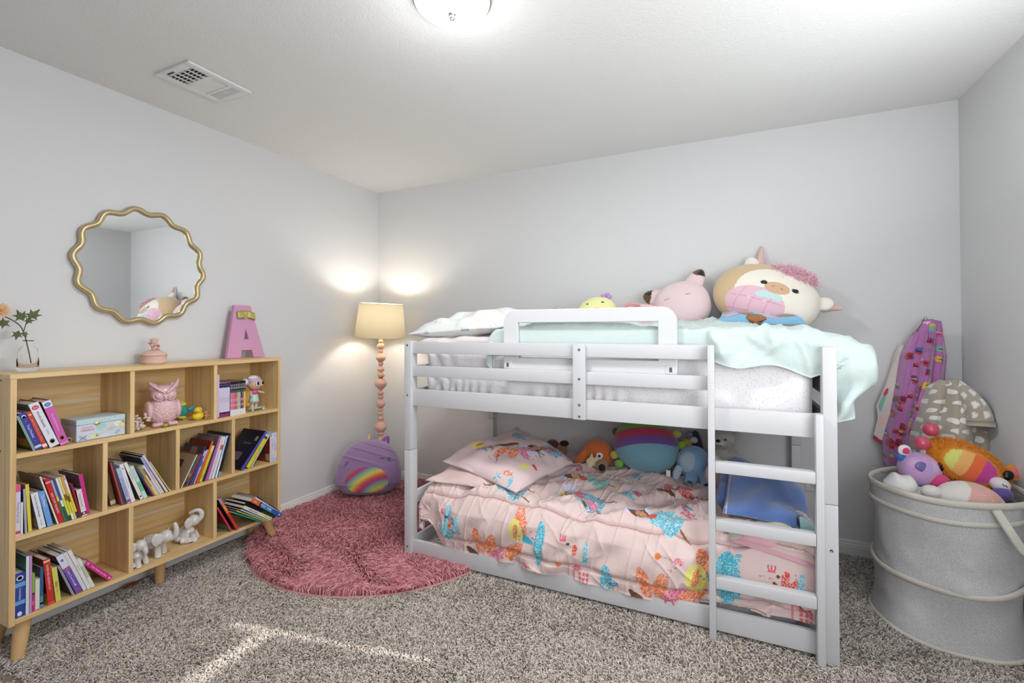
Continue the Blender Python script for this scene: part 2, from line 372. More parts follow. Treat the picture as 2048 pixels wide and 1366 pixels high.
# ---------------------------------------------------------------- bunk bed
bed = thing('bunk_bed', 'low white wooden bunk bed with slatted guard rails and ladder along the back wall', 'bunk bed', (2.1, -.54, 0))
def bp(name, *a, r=.004, **k): return mk(name, box(*a, r), white, bed, 'auto', **k)
PX = ((1.108, 1.152), (3.051, 3.096)); RY = -1.046
for (x0, x1) in PX:
    for y0, y1 in ((-1.062, -1.002), (-.08, -.022)):
        zf = .02 if x0 < 2 and y0 < -.5 else (.017 if x0 < 2 else 0)
        f = y0 < -.5
        pl_ = bp('post', x0, x1, y0, y1, zf, .600, r=.003); pu_ = bp('post', x0, x1, y0, y1, .602, 1.198 if x0 < 2 or not f else 1.19, r=.003)
XL, XR = 1.150, 3.053
for z0, z1, xe in ((1.130, 1.192, 2.66), (1.004, 1.063, 2.66), (.842, .934, XR)): bp('side_rail', XL, xe, RY, RY+.022, z0, z1)
bp('side_rail', XL, XR, RY, RY+.022, .022, .108)
for z0, z1 in ((1.130, 1.192), (1.004, 1.063), (.842, .934), (.022, .108)): bp('side_rail', XL, XR, -.047, -.025, z0, z1)
for x0 in (1.12, 3.064):
    for z0, z1 in ((1.125, 1.19), (1.0, 1.06), (.85, .93), (.29, .36), (.022, .108)): bp('end_rail', x0, x0+.02, -1.003, -.079, z0, z1)
cs_ = bp('centre_slat', 2.074, 2.134, RY-.018, RY-.001, .842, 1.192)
stl = mat('bolt_steel', '#8d8f94', .35, metal=.8)
for z in (1.165, 1.03, .91, .857): mk('bolt', tube([(2.105, RY-.0195, z), (2.105, RY-.015, z)], .006, 14), stl, cs_, 'auto')
PO = [bpy.data.objects[n] for n in ('post', 'post.001', 'post.004')]
for x, z, po in ((1.128, 1.175, PO[1]), (1.128, .075, PO[0])): mk('screw_hole', tube([(x, -1.0625, z), (x, -1.058, z)], .0055, 12), scr, po, label='dark screw hole')
for x, z, po in ((1.128, .9, PO[1]), (3.073, .43, PO[2])): mk('screw_cap', tube([(x, -1.0626, z), (x, -1.058, z)], .006, 12), stl, po)
bp('ladder_stile', 2.652, 2.678, -1.092, -1.047, 0, 1.193); bp('ladder_stile', 3.022, 3.05, -1.092, -1.047, 0, .94, r=.008)
for z in (.701, .47, .237): bp('rung', 2.678, 3.022, -1.092, -1.05, z-.022, z+.022)
bp('slat_deck', XL-.02, XR+.02, -1.0, -.06, .845, .862); bp('slat_deck', XL-.02, XR+.02, -1.0, -.06, .03, .05)
# clip-on safety rail
gp = mat('guard_plastic', '#cfd0d3', .35)
gd = thing('safety_rail', 'white plastic clip-on safety rail with rounded corners along the top bunk mattress', 'bed rail', (2.11, -1.0, 1.05))
def rrect(x0, x1, z0, z1, r, n=8):
    o = []
    for cx, cz, a in ((x1-r, z1-r, 0), (x0+r, z1-r, 90), (x0+r, z0+.012, 180), (x1-r, z0+.012, 270)):
        rr = r if a < 180 else .012
        ccx = cx if a < 180 else (x0+.012 if a == 180 else x1-.012)
        for k in range(n+1): t = math.radians(a+90*k/n); o.append((ccx+rr*math.cos(t), cz+rr*math.sin(t)))
    return o
V, F = curve2d([rrect(1.700, 2.526, 1.058, 1.354, .062), [(x, z) for x, z in ((1.772, 1.116), (2.454, 1.116), (2.454, 1.296), (1.772, 1.296))]], .008, .004)
mk('frame', tr((V, F), eul(90), (0, -1.008, 0)), gp, gd, 'auto')
mk('groove_bar', box(1.772, 2.454, -1.012, -1.004, 1.075, 1.088, .002), gp, gd, 'auto')
dk = mat('dark_slot', '#55565a', .5)
for x in (1.722, 2.504): mk('clip', box(x-.022, x+.022, -1.022, -1.016, 1.063, 1.10, .002), gp, gd, 'auto'); mk('clip_slot', box(x-.007, x+.005, -1.0235, -1.0215, 1.072, 1.092, .0005), dk, bpy.data.objects['clip' if x < 2 else 'clip.001'], label='small dark latch slot')
# ---------------------------------------------------------------- mirror
gold = mat('brushed_gold', '#c1b08a', .35, metal=.7)
mr = thing('wall_mirror', 'round wall mirror with wavy scalloped gold frame above the bookcase', 'mirror', (.012, -1.77, 1.587))
th = np.arange(281)*2*PI/280; R0 = .281+.0105*np.cos(14*th+.9)
path = np.stack([np.full(281, .02), -1.77+R0*np.cos(th), 1.587+R0*np.sin(th)], 1)
mk('frame', tube(path, .0135, 12, False), gold, mr)
Rg = (R0-.008)[:280]; Vg = np.stack([np.full(280, .018), -1.77+Rg*np.cos(th[:280]), 1.587+Rg*np.sin(th[:280])], 1)
mk('mirror_glass', (Vg, [tuple(range(280))]), mat('mirror_silver', '#f2f4f4', .0, metal=1), mr, False)
Vb = Vg.copy(); Vb[:, 0] = .004
mk('backing', (np.vstack([Vb, Vg-np.array([.003, 0, 0])]), [(i, (i+1) % 280, 280+(i+1) % 280, 280+i) for i in range(280)]+[tuple(range(280))]), mat('mirror_back', '#6b5a40', .7), mr)
# ---------------------------------------------------------------- floor lamp
fx, fy = .29, -.30
lamp_t = thing('floor_lamp', 'pink floor lamp with turned bobbin pole and cream drum shade in the corner', 'floor lamp', (fx, fy, .0))
LP = mat('lamp_pink', '#e2b19d', .35, coat=.2)
prof = [(.10, .014), (.105, .02), (.10, .032), (.05, .042), (.026, .055)]
def bead(z, r, h, n=7): return [(max(.0125, .0125+(r-.0125)*math.sin(PI*k/n)), z-h/2+h*k/n) for k in range(n+1)]
for z, r, h in ((.10, .03, .05), (.16, .043, .075), (.22, .025, .035), (.262, .022, .03), (.30, .03, .045), (.352, .027, .04), (.405, .028, .055), (.462, .026, .035), (.510, .046, .092), (.578, .025, .04), (.615, .025, .03), (.645, .021, .025), (.690, .036, .068), (.742, .024, .03), (.772, .024, .035), (.845, .046, .095), (.912, .028, .045), (.955, .027, .04), (1.0, .021, .028), (1.045, .039, .07), (1.095, .017, .025), (1.135, .030, .055), (1.172, .02, .02)): prof += bead(z, r, h)
prof += [(.012, 1.19), (.012, 1.24)]
mk('pole', lathe(prof, 32, (fx, fy, 0)), LP, lamp_t)
shm = bpy.data.materials.new('lampshade_linen'); shm.use_nodes = True; N = shm.node_tree.nodes; L = shm.node_tree.links
d = N.new('ShaderNodeBsdfDiffuse'); t_ = N.new('ShaderNodeBsdfTranslucent'); mx = N.new('ShaderNodeMixShader'); mx.inputs[0].default_value = .07
d.inputs[0].default_value = (*lin('#cdbf9b'), 1); t_.inputs[0].default_value = (*lin('#efe2c6'), 1)
L.new(d.outputs[0], mx.inputs[1]); L.new(t_.outputs[0], mx.inputs[2]); L.new(mx.outputs[0], N['Material Output'].inputs[0])
V, F = lathe([(.192, -.127), (.163, .127)], 64, cap=False); R = eul(0, 4.5, 0)@eul(2, 0, 0); sc_ = (fx, fy, 1.335)
mk('lampshade', tr((V, F), R, sc_), shm, lamp_t)
for r, z in ((.192, -.127), (.163, .127)): mk('shade_trim', tr(tube([(r*math.cos(a), r*math.sin(a), z) for a in np.linspace(0, 2*PI, 65)], .0025, 6, False), R, sc_), mat('shade_trim', '#d8c79f', .8), lamp_t)
mk('bulb', ball((fx, fy, 1.30), (.03, .03, .04)), mat('bulb', '#ffffff', .4, emis='#ffe0b0', estr=3), lamp_t)
mk('socket', lathe([(.017, 1.225), (.017, 1.27)], 16, (fx, fy, 0)), mat('socket', '#cfc6b4', .5), lamp_t)
lp = lamp('floor_lamp_light', 'POINT', (fx, fy, 1.335), 8, (1, .95, .88), .04); lp.parent = lamp_t; lp.location = (0, 0, 1.36)
# ---------------------------------------------------------------- ceiling lamp, vent, outlet
cx, cy = 1.845, -1.735
cl = thing('ceiling_light', 'flush dome ceiling light with frosted glass bowl and nickel finial', 'ceiling light', (cx, cy, WH-.12))
prof = [(.0, .0)]+[(.135*math.sin(PI/2*k/12), .046*(1-math.cos(PI/2*k/12))) for k in range(1, 13)]+[(.132, .049)]
mk('glass_bowl', lathe([(r, WH-.056+z) for r, z in prof], 48, (cx, cy, 0), cap=False), mat('frosted_glass', '#f5f2ea', .4, emis='#fff6e6', estr=1.5), cl)
mk('canopy', lathe([(.138, WH-.012), (.142, WH-.007), (.139, WH-.0005)], 48, (cx, cy, 0)), mat('nickel', '#b9b4aa', .3, metal=1), cl)
mk('finial', lathe([(.0, WH-.077), (.008, WH-.075), (.011, WH-.068), (.007, WH-.064), (.014, WH-.060), (.015, WH-.056), (.004, WH-.053)], 24, (cx, cy, 0)), mat('nickel', '#b9b4aa', .3, metal=1), cl)
l_ = lamp('ceiling_lamp_light', 'AREA', (cx, cy, WH-.125), 15, (.97, .985, 1), .26); l_.data.shape = 'DISK'; l_.parent = cl; l_.location = (0, 0, .035)
l2 = lamp('ceiling_lamp_glow', 'POINT', (cx, cy, WH-.14), 3, (.97, .985, 1), .15); l2.parent = cl; l2.location = (0, 0, -.09)
vt = thing('air_vent', 'white rectangular ceiling air vent with three louvred sections', 'air vent', (.48, -1.755, WH-.012))
vm = mat('vent_white', '#dcdcda', .4); vx0, vx1, vy0, vy1 = .357, .605, -1.905, -1.608
secs = ((-1.872, -1.793), (-1.775, -1.70), (-1.686, -1.640)); a0, a1 = .393, .569
fr = [box(vx0, a0, vy0, vy1, WH-.012, WH-.001, .002), box(a1, vx1, vy0, vy1, WH-.012, WH-.001, .002)]
yy = [vy0]+[q for s in secs for q in s]+[vy1]
for k in range(0, 8, 2): fr.append(box(a0, a1, yy[k], yy[k+1], WH-.012, WH-.001, .0015))
mk('vent_frame', join(*fr), vm, vt, 'auto')
mk('duct_throat', box(a0, a1, vy0+.02, vy1-.02, WH-.0025, WH-.0005, 0), mat('duct_dark', '#4b4a47', .9), vt, False, label='dark grey duct behind the louvres')
lou = []
for k in range(5): y = secs[0][0]+.008+k*.0155; lou.append(tr(box(a0, a1, -.005, .005, -.0007, .0007, 0), eul(35), (0, y, WH-.008)))
for x in np.linspace(a0+.035, a1-.035, 4): lou.append(box(x-.002, x+.002, secs[0][0], secs[0][1], WH-.011, WH-.006, 0))
for k in range(14): x = a0+.006+k*.0126; lou.append(tr(box(-.0036, .0036, secs[1][0], secs[1][1], -.0007, .0007, 0), eul(0, -25), (x, 0, WH-.008)))
for k in range(5): y = secs[2][0]+.005+k*.0095; lou.append(tr(box(a0, a1, -.003, .003, -.0007, .0007, 0), eul(-20), (0, y, WH-.008)))
mk('louvres', join(*lou), vm, vt, False)
mk('damper_lever', box(.42, .465, -1.889, -1.883, WH-.016, WH-.011, .001), mat('duct_dark', '#4b4a47', .9), vt)
ou = thing('wall_outlet', 'white wall outlet with round plug on the back wall behind the bunk bed', 'outlet', (3.165, -.006, .385))
mk('cover_plate', box(3.125, 3.205, -.007, -.0005, .33, .445, .003), trimm, ou, 'auto')
for z in (.408, .366): mk('socket', tube([(3.165, -.0095, z), (3.165, -.004, z)], .017, 20), white, ou, 'auto')
# ---------------------------------------------------------------- cloth and plush builders
class Paint:
    """paints albedo per vertex from cloth coordinates u,v (metres)"""
    def __init__(s, u, v, base, seed=0):
        s.u, s.v = np.asarray(u, float), np.asarray(v, float); s.c = np.tile(np.array(lin(base)), (s.u.size, 1)); s.g = np.random.default_rng(seed); s.u = s.u.ravel(); s.v = s.v.ravel()
    def put(s, m, c, a=1., speck=0., sc='#f4efe9'):
        c = np.array(lin(c)); C = np.tile(c, (s.u.size, 1))
        if speck:
            k = s.g.random(s.u.size) < speck; C[k] = C[k]*.35+np.array(lin(sc))*.65
        s.c[m] = s.c[m]*(1-a)+C[m]*a
    def ell(s, cx, cy, rx, ry, rot, c, a=1., speck=0., k=2.):
        r = math.radians(rot); dx, dy = s.u-cx, s.v-cy; p = (dx*math.cos(r)+dy*math.sin(r))/rx; q = (-dx*math.sin(r)+dy*math.cos(r))/ry
        s.put(np.abs(p)**k+np.abs(q)**k < 1, c, a, speck)
    def seg(s, x0, y0, x1, y1, w, c, a=1.):
        d = np.array([x1-x0, y1-y0]); L = d@d+1e-12; t = np.clip(((s.u-x0)*d[0]+(s.v-y0)*d[1])/L, 0, 1)
        s.put(np.hypot(s.u-x0-t*d[0], s.v-y0-t*d[1]) < w, c, a)
    def dots(s, cx, cy, R, n, r, cols):
        for i in range(n): s.ell(cx+s.g.uniform(-R, R), cy+s.g.uniform(-R, R), r, r, 0, cols[i % len(cols)])
    def star(s, cx, cy, r, c, n=5, rot=0, speck=0.):
        a = np.arctan2(s.v-cy, s.u-cx)-rot; s.put(np.hypot(s.u-cx, s.v-cy) < r*(.62+.38*np.cos(n*a)), c, 1, speck)
TEAL, PNK, ORG, BRN, SKIN, LIL, YEL, RED = '#3fb2cc', '#e06a90', '#e8773c', '#6b452c', '#c99468', '#cfd3ee', '#e8dc7c', '#d8423f'
def fairy(P, x, y, ang=0, dress=TEAL, wing=LIL, s=1., hair=BRN):
    r = math.radians(ang); ca, sa = math.cos(r), math.sin(r)
    T = lambda a, b: (x+s*(a*ca-b*sa), y+s*(a*sa+b*ca))
    for a, b, t in ((-.045, -.035, 25), (-.06, .005, -20)): P.ell(*T(a, b), .045*s, .024*s, ang+t, wing, 1, .35)
    for b in (-.012, .02): P.seg(*T(.075, b), *T(.15, b*2.6), .0032*s, '#8a6a3f')
    P.ell(*T(.055, .0), .058*s, .044*s, ang-8, dress, 1, .38); P.ell(*T(.085, .012), .035*s, .05*s, ang, dress, 1, .4)
    P.ell(*T(.012, .002), .02*s, .017*s, ang, '#e05a45')
    P.ell(*T(-.035, .0), .036*s, .031*s, ang+15, hair); P.ell(*T(-.022, .004), .02*s, .019*s, ang, SKIN); P.star(*T(-.042, -.014), .014*s, '#ef7f8e', 6)
def flower(P, x, y, ang, s=1., c1=ORG, c2=PNK):
    r = math.radians(ang); T = lambda a, b: (x+s*(a*math.cos(r)-b*math.sin(r)), y+s*(a*math.sin(r)+b*math.cos(r)))
    for a, b, t, c, l in ((-.03, -.045, 70, c1, .048), (.015, -.05, 100, c1, .042), (.045, -.02, 130, c2, .05), (.055, .015, 20, c2, .038)): P.ell(*T(a, b), l*s, .019*s, ang+t, c, 1, .3)
    P.ell(*T(-.03, .02), .05*s, .014*s, ang+35, BRN); P.seg(*T(.06, .02), *T(.13, .03), .0028*s, '#5b4632'); P.seg(*T(.1, .025), *T(.12, .005), .0025*s, '#5b4632')
def wand(P, x, y, ang, s=1., c=TEAL):
    r = math.radians(ang); T = lambda a, b: (x+s*(a*math.cos(r)-b*math.sin(r)), y+s*(a*math.sin(r)+b*math.cos(r)))
    P.ell(*T(0, 0), .07*s, .018*s, ang, c, 1, .4, 3); P.ell(*T(.025, 0), .014*s, .045*s, ang, c, 1, .35, 3); P.ell(*T(-.02, -.02), .012*s, .026*s, ang+20, '#2f8fb0', 1, .2)
def balloon(P, x, y, s=1.):
    P.ell(x, y, .045*s, .03*s, 80, YEL); P.ell(x-.002, y, .010*s, .032*s, 8, '#df8438', 1, .2); P.dots(x+.05*s, y, .04*s, 8, .0035*s, ('#e06a60', '#8a5f9a', '#6fb0c8'))
def butterfly(P, x, y, s=1., c1=ORG, c2=TEAL):
    P.ell(x-.02*s, y-.05*s, .022*s, .05*s, -15, c1, 1, .3); P.ell(x-.055*s, y+.055*s, .05*s, .022*s, -35, c1, 1, .3); P.ell(x+.05*s, y+.01*s, .018*s, .08*s, 6, c2, 1, .3); P.ell(x+.0*s, y+.0*s, .03*s, .012*s, 20, c2)
def castle(P, x, y, s=1.):
    for i in range(3):
        for j in range(3): P.ell(x+i*.017*s, y+j*.019*s, .006*s, .0075*s, 0, '#d35a6a', .9, 0, 6)
    P.seg(x-.03*s, y-.03*s, x-.03*s, y+.06*s, .004*s, '#d98a96'); P.seg(x-.03*s, y-.03*s, x+.05*s, y-.03*s, .0025*s, '#c9cfe6')
def confetti(P, x, y, s=1.): P.dots(x, y, .035*s, 7, .0035*s, ('#d8674a', '#d8423f', '#9aa0c8'))
def crown(P, x, y, s=1.):
    for k in (-1, 0, 1): P.seg(x+k*.009*s, y+.006*s, x+k*.011*s, y-.012*s, .0028*s, '#df6272')
    P.seg(x-.01*s, y+.008*s, x+.01*s, y+.008*s, .003*s, '#df6272'); P.ell(x+.02*s, y+.022*s, .007*s, .006*s, 0, '#5a3a3a')
vcloth = mat('printed_cotton', vc=True, rough=.85, bump=.12, bscale=90, sheen=.15)
vplush = mat('printed_plush', vc=True, rough=.9, bump=.25, bscale=320, sheen=.5)
vplastic = mat('painted_plastic', vc=True, rough=.35, coat=.15)
vfleece = mat('printed_fleece', vc=True, rough=.95, bump=.35, bscale=190, sheen=.6)
def edge_fold(t, r):
    """run-out and drop of a quilt t metres past its ridge, rounded with radius r"""
    t = np.maximum(t, 0); q = np.minimum(t/r, PI/2)
    return r*np.sin(q), r*(1-np.cos(q))+np.maximum(t-r*PI/2, 0)
def frame(c, roll=0.):
    c = np.array(c, float); c /= np.linalg.norm(c); a = np.cross([0, 0, 1], c); a /= np.linalg.norm(a); b = np.cross(c, a); r = math.radians(roll)
    return np.stack([a*math.cos(r)+b*math.sin(r), -a*math.sin(r)+b*math.cos(r), c], 1)
def pillow(A, B, C, D, th, n=60, seed=1, wr=.006, back=.6, sag=.0, pw=.5):
    A, B, C, D = [np.array(q, float) for q in (A, B, C, D)]; a = np.linspace(-1, 1, n); U, Vv = np.meshgrid(a, a, indexing='ij')
    k = 1-.05*(1-U**2)*np.abs(Vv)**3; k2 = 1-.05*(1-Vv**2)*np.abs(U)**3; u, v = U*k2, Vv*k; s, t = (u+1)/2, (v+1)/2
    P = (A*((1-s)*(1-t))[..., None]+B*(s*(1-t))[..., None]+C*(s*t)[..., None]+D*((1-s)*t)[..., None])
    N = np.cross(np.gradient(P, axis=0), np.gradient(P, axis=1)); N /= np.linalg.norm(N, axis=2)[..., None]
    lu, lv = np.linalg.norm(B-A), np.linalg.norm(D-A); X, Y = s*lu, t*lv
    h = th*((1-np.abs(U)**2.6)*(1-np.abs(Vv)**2.6))**pw; w = waves(X, Y, seed, 9, 9, 60, wr, .8)*np.minimum(1, h/th*3+.15)
    top = P+N*(h+w)[..., None]; bot = P-N*(h*back)[..., None]; m = n*n; F = gridF(n, n); inner = []
    V = np.vstack([top.reshape(-1, 3), bot.reshape(-1, 3)]); F2 = [tuple(i+m for i in f[::-1]) for f in F]; E = []
    for r in ([i*n for i in range(n)], [i*n+n-1 for i in range(n)][::-1], list(range(n))[::-1], [(n-1)*n+j for j in range(n)]):
        for p, q in zip(r[:-1], r[1:]): E.append((p, q, q+m, p+m))
    return (V, F+F2+E), np.r_[X.ravel(), X.ravel()], np.r_[Y.ravel(), Y.ravel()]
# ---------------------------------------------------------------- top bunk bedding
def specks():
    m = bpy.data.materials.new('speckled_sheet'); m.use_nodes = True; N = m.node_tree.nodes; L = m.node_tree.links; p = N['Principled BSDF']
    tc = N.new('ShaderNodeTexCoord'); v = N.new('ShaderNodeTexVoronoi'); v.inputs['Scale'].default_value = 140
    r = N.new('ShaderNodeValToRGB'); r.color_ramp.interpolation = 'CONSTANT'; e = r.color_ramp.elements; e[0].color = (0, 0, 0, 1); e[1].position = .19; e[1].color = (1, 1, 1, 1)
    r2 = N.new('ShaderNodeValToRGB'); r2.color_ramp.interpolation = 'CONSTANT'; e = r2.color_ramp.elements; e[0].color = (*lin('#8d8793'), 1); e[1].position = .45; e[1].color = (*lin('#e3ded9'), 1); q = e.new(.7); q.color = (*lin('#d3a9a4'), 1)
    mx = N.new('ShaderNodeMix'); mx.data_type = 'RGBA'; mx.inputs[7].default_value = (*lin('#e6e3e6'), 1); se = N.new('ShaderNodeSeparateColor')
    L.new(tc.outputs['Object'], v.inputs['Vector']); L.new(v.outputs['Distance'], r.inputs[0]); L.new(v.outputs['Color'], se.inputs[0]); L.new(se.outputs[0], r2.inputs[0])
    L.new(r.outputs[0], mx.inputs[0]); L.new(r2.outputs[0], mx.inputs[6]); L.new(mx.outputs[2], p.inputs['Base Color']); p.inputs['Roughness'].default_value = .9; return m
sheetm = specks()
mt = thing('mattress', 'top bunk mattress in a white fitted sheet with tiny speckles', 'mattress', (2.1, -.54, .862))
n1, n2 = 260, 40
x = np.linspace(1.185, 3.035, n1); zz = np.linspace(0, 1, n2); X, Zt = np.meshgrid(x, zz, indexing='ij')
# front face, rolled over onto the top: t 0..1 goes up the front and over
def mface(X, Zt):
    zf = .863+Zt*.287; g = np.exp(-((Zt-.08)/.28)**2)
    ple = .0075*np.sin(X*95+6*np.sin(X*9))*g*np.clip((2.62-X)/.5, 0, 1)
    diag = .007*np.sin((X-1.185)*70+zf*45)*np.exp(-((X-1.26)/.14)**2)+.012*np.sin((X*16-zf*22)+1.5)*np.clip((X-2.5)/.3, 0, 1)*np.sin(PI*Zt)
    rnd = .045; d = np.minimum(np.minimum(X-1.185, 3.035-X), rnd); inset = rnd-np.sqrt(np.maximum(rnd**2-(rnd-d)**2, 0))
    topin = .03-np.sqrt(np.maximum(.03**2-(.03-np.minimum(.287*(1-Zt), .03))**2, 0))
    return np.stack([X, -.977-ple-diag*.8+inset+topin, zf], -1)
PF = mface(X, Zt); m = n1*n2; back = PF.copy(); back[..., 1] = -1.07-PF[..., 1]
V = np.vstack([PF.reshape(-1, 3), back.reshape(-1, 3)]); F = gridF(n1, n2); F = F+[tuple(i+m for i in f[::-1]) for f in F]
top = [i*n2+n2-1 for i in range(n1)]; bot = [i*n2 for i in range(n1)]; lf = list(range(n2)); rg = [(n1-1)*n2+j for j in range(n2)]
for r, fl_ in ((top, 1), (bot, 0), (lf, 1), (rg, 0)):
    for a, b in zip(r[:-1], r[1:]): F.append((a, b, b+m, a+m)[::-1 if fl_ else 1])
mk('fitted_sheet', (V, F), sheetm, mt)
# pillows
(VF, U, Vv) = pillow((1.14, -.98, 1.185), (1.72, -.98, 1.19), (1.70, -.30, 1.20), (1.16, -.30, 1.20), .06, 60, 3, .008)
P = Paint(U, Vv, '#dad2d0', 4); [P.ell(P.g.uniform(0, .6), P.g.uniform(0, .7), .012, .009, P.g.uniform(0, 180), ('#c9a3a6', '#b9b6c2', '#d9b7ac')[i % 3], .8) for i in range(60)]
t = thing('pillow', 'flattened pale pillow lowest on the top bunk under the mint floral pillow', 'pillow', (1.42, -.64, 1.15)); mk('pillowcase', VF, vcloth, t, col=P.c)
(VF, U, Vv) = pillow((1.05, -.96, 1.235), (1.67, -.99, 1.275), (1.70, -.38, 1.31), (1.14, -.36, 1.26), .094, 90, 5, .015)
P = Paint(U, Vv, '#dfe2df', 6); P.c = P.c
for i in range(26): P.ell(P.g.uniform(0, .62), P.g.uniform(0, .6), P.g.uniform(.02, .05), P.g.uniform(.015, .03), P.g.uniform(0, 180), ('#c5d9d0', '#e6ded0', '#dfe0c0', '#e3cdd2', '#d9d9e2')[i % 5], .75)
for i in range(9): P.star(P.g.uniform(.05, .6), P.g.uniform(.05, .6), P.g.uniform(.018, .03), ('#e8b9c2', '#e2dfae', '#c3d6e0')[i % 3], 5); confetti(P, P.g.uniform(.05, .6), P.g.uniform(0, .6), .8)
t = thing('pillow', 'puffy white and mint floral pillow at the lamp end of the top bunk', 'pillow', (1.42, -.64, 1.235)); mk('pillowcase', VF, vcloth, t, col=P.c)
# mint comforter on the top bunk, hanging over the far end rail
nu, nv = 230, 90
s = np.linspace(0, 1, nu); bp_ = bez([(1.63, 1.17), (1.595, 1.215), (1.62, 1.262), (1.70, 1.278), (1.95, 1.283), (2.30, 1.272), (2.65, 1.274), (2.92, 1.252), (3.06, 1.228), (3.15, 1.192), (3.225, 1.128), (3.245, 1.085), (3.215, 1.03), (3.185, .985), (3.175, .93)], 20)
L_ = np.r_[0, np.cumsum(np.linalg.norm(np.diff(bp_, axis=0), axis=1))]; q = s*L_[-1]; px_, pz_ = np.interp(q, L_, bp_[:, 0]), np.interp(q, L_, bp_[:, 1])
tx = np.gradient(px_, q); tz = np.gradient(pz_, q)
v = np.linspace(0, 1, nv); Q, Vg = np.meshgrid(q, v, indexing='ij'); X = np.repeat(px_[:, None], nv, 1); Z = np.repeat(pz_[:, None], nv, 1)
hang = np.clip((Q-1.52)/.2, 0, 1); fr = -.955+.0*hang; frd = np.clip((X-2.5)/.15, 0, 1)
drop = .105+.03*frd+.014*np.sin(X*23+1)*frd; tt = Vg*(.74+drop+.05)
back_w = .72-.10*hang; t0 = tt-(.05+drop); o, dr = edge_fold(-t0, .05); yy = np.where(t0 > 0, fr+t0*back_w/.70, fr-o*(.9)-.02*hang*np.minimum(-t0*8, 1))
Z = Z-np.where(t0 > 0, 0, dr)*(1-.8*hang); w = waves(Q, Vg*.8, 21, 12, 7, 55, .009, .75)+.013*np.clip(1-np.abs(waves(Q*1.2+Vg*.5, Vg*.6-Q*.25, 23, 5, 13, 45, .8, .5)), 0, 1)**2+.010*np.clip(1-np.abs(waves(Q*.9-Vg*.8, Vg*.5+Q*.3, 27, 5, 17, 55, .8, .5)), 0, 1)**2+.009*np.sin(Q*16+Vg*24+2*np.sin(Q*5))*np.clip((Q-.9)/.4, 0, 1)
w += hang*.020*np.sin(Vg*19+Q*6)
NX, NZ = -tz[:, None], tx[:, None]; fold = np.clip(-t0/.06, 0, 1)*(1-hang)
X = X+NX*w*(1-fold)-.022*hang*np.sin(Vg*9+1)*np.clip((Q-1.7)/.2, 0, 1); Z = Z+NZ*w*(1-fold); yy = yy-fold*(np.abs(w)*.9)
front_bulge = fold*.012*np.sin(X*31)*frd; yy = yy-front_bulge; yy = np.maximum(yy, np.where((X < 2.66) & (hang < .01), -.993, -1.04-.02*hang))
gq = np.clip(-t0/(.03+drop), 0, 1)*hang; X = X*(1-gq)+(3.086+.008*np.sin(Z*60+1))*gq; yy = yy*(1-hang*np.clip(-t0*30, 0, 1))+hang*np.clip(-t0*30, 0, 1)*(-1.0-.045*np.sin(PI*gq)-.014*np.sin(gq*9+Z*28)-.012*np.sin(Z*45+gq*4)); Z = Z-.03*gq*np.clip((Q-1.95)/.2, 0, 1)
# loose inner folds toward the wall
Z = Z-.05*np.clip((Vg-.86)/.14, 0, 1)
VF = sheet(np.stack([X, yy, Z], -1), .016)
ct = thing('comforter', 'rumpled mint green comforter on the top bunk hanging over its end', 'comforter', (2.4, -.54, 1.15)); mk('quilt', VF, mat('mint_cotton', '#c4d2d0', .85, bump=.15, bscale=70, sheen=.2), ct)
# ---------------------------------------------------------------- lower bunk bedding
ml = thing('mattress', 'lower bunk mattress under the pink fairy comforter', 'mattress', (2.1, -.54, .05)); mk('mattress_cover', box(1.25, 2.99, -.95, -.09, .051, .32, .05, 4), sheetm, ml, 'auto')
nu, nv = 760, 430
u = np.linspace(0, 1, nu); v = np.linspace(0, 1, nv); LX, LY = 2.36, 1.27
A, B = np.meshgrid(u*LX, v*LY, indexing='ij')          # cloth metres; B grows from wall to front
xa, xb, r = 1.262, 2.988, .075
tl = (xa-1.262)+.24-A; trr = A-(.24+xb-xa)              # metres past the left / right ridge
ol, dl = edge_fold(tl, r); orr, drr = edge_fold(trr, .05); X = np.clip(.0+xa+(A-.24), xa, xb)-ol+orr
tb = .0; yr = -.94; tf = B-.90; of, df = edge_fold(tf, .105)
lad = np.clip((X-2.585)/.055, 0, 1); lft = np.clip((1.36-X)/.12, 0, 1); inn = np.maximum(lad, lft)
Y = -.04-np.minimum(B, .90)-of*(1-.16*inn)-np.clip(df/.1, 0, 1)*.018*np.sin(np.clip((df-.05)/.25, 0, 1)*PI)*(1-inn)
zt = .405+.012*np.sin(X*4+1)+.014*np.exp(-((Y+.55)/.3)**2)
Z = zt-drr-np.cbrt(np.minimum(dl, .24)**3+(df*(1-.42*lft*np.clip((df-.1)/.2, 0, 1)))**3)
rg_ = 1-np.abs(waves(A*1.5+B*.5, B*.45-A*.15, 35, 5, 22, 60, .75, .5)); rg2 = 1-np.abs(waves(A*.9-B*.9, B*.5+A*.1, 37, 5, 18, 50, .75, .5))
w = .0085*np.clip(rg_, 0, 1)**3+.007*np.clip(rg2, 0, 1)**3+waves(A, B, 31, 12, 8, 50, .0085, .8)+.010*waves(A*1.2+B*1.6, B*.35-A*.2, 33, 6, 14, 40, .7, .8)*np.clip(B*3, 0, 1)
wf = np.clip(df/.1, 0, 1); quilt = lambda b0: np.exp(-((B-b0)/.010)**2)
seam = quilt(.985)+quilt(1.205)+.8*quilt(.45)*0
Z = Z+w*(1-wf)-.013*seam*(1-.6*wf); Y = Y-w*wf*.75+.016*seam*np.clip(wf*2, 0, 1)+.006*np.sin(A*38+2*np.sin(A*7))*wf*np.exp(-((B-1.24)/.04)**2)
puffy = .016*np.sqrt(np.abs(np.sin(np.clip((B-.985)/.22, 0, 1)*PI)))*(1-inn); Y = Y-puffy*wf
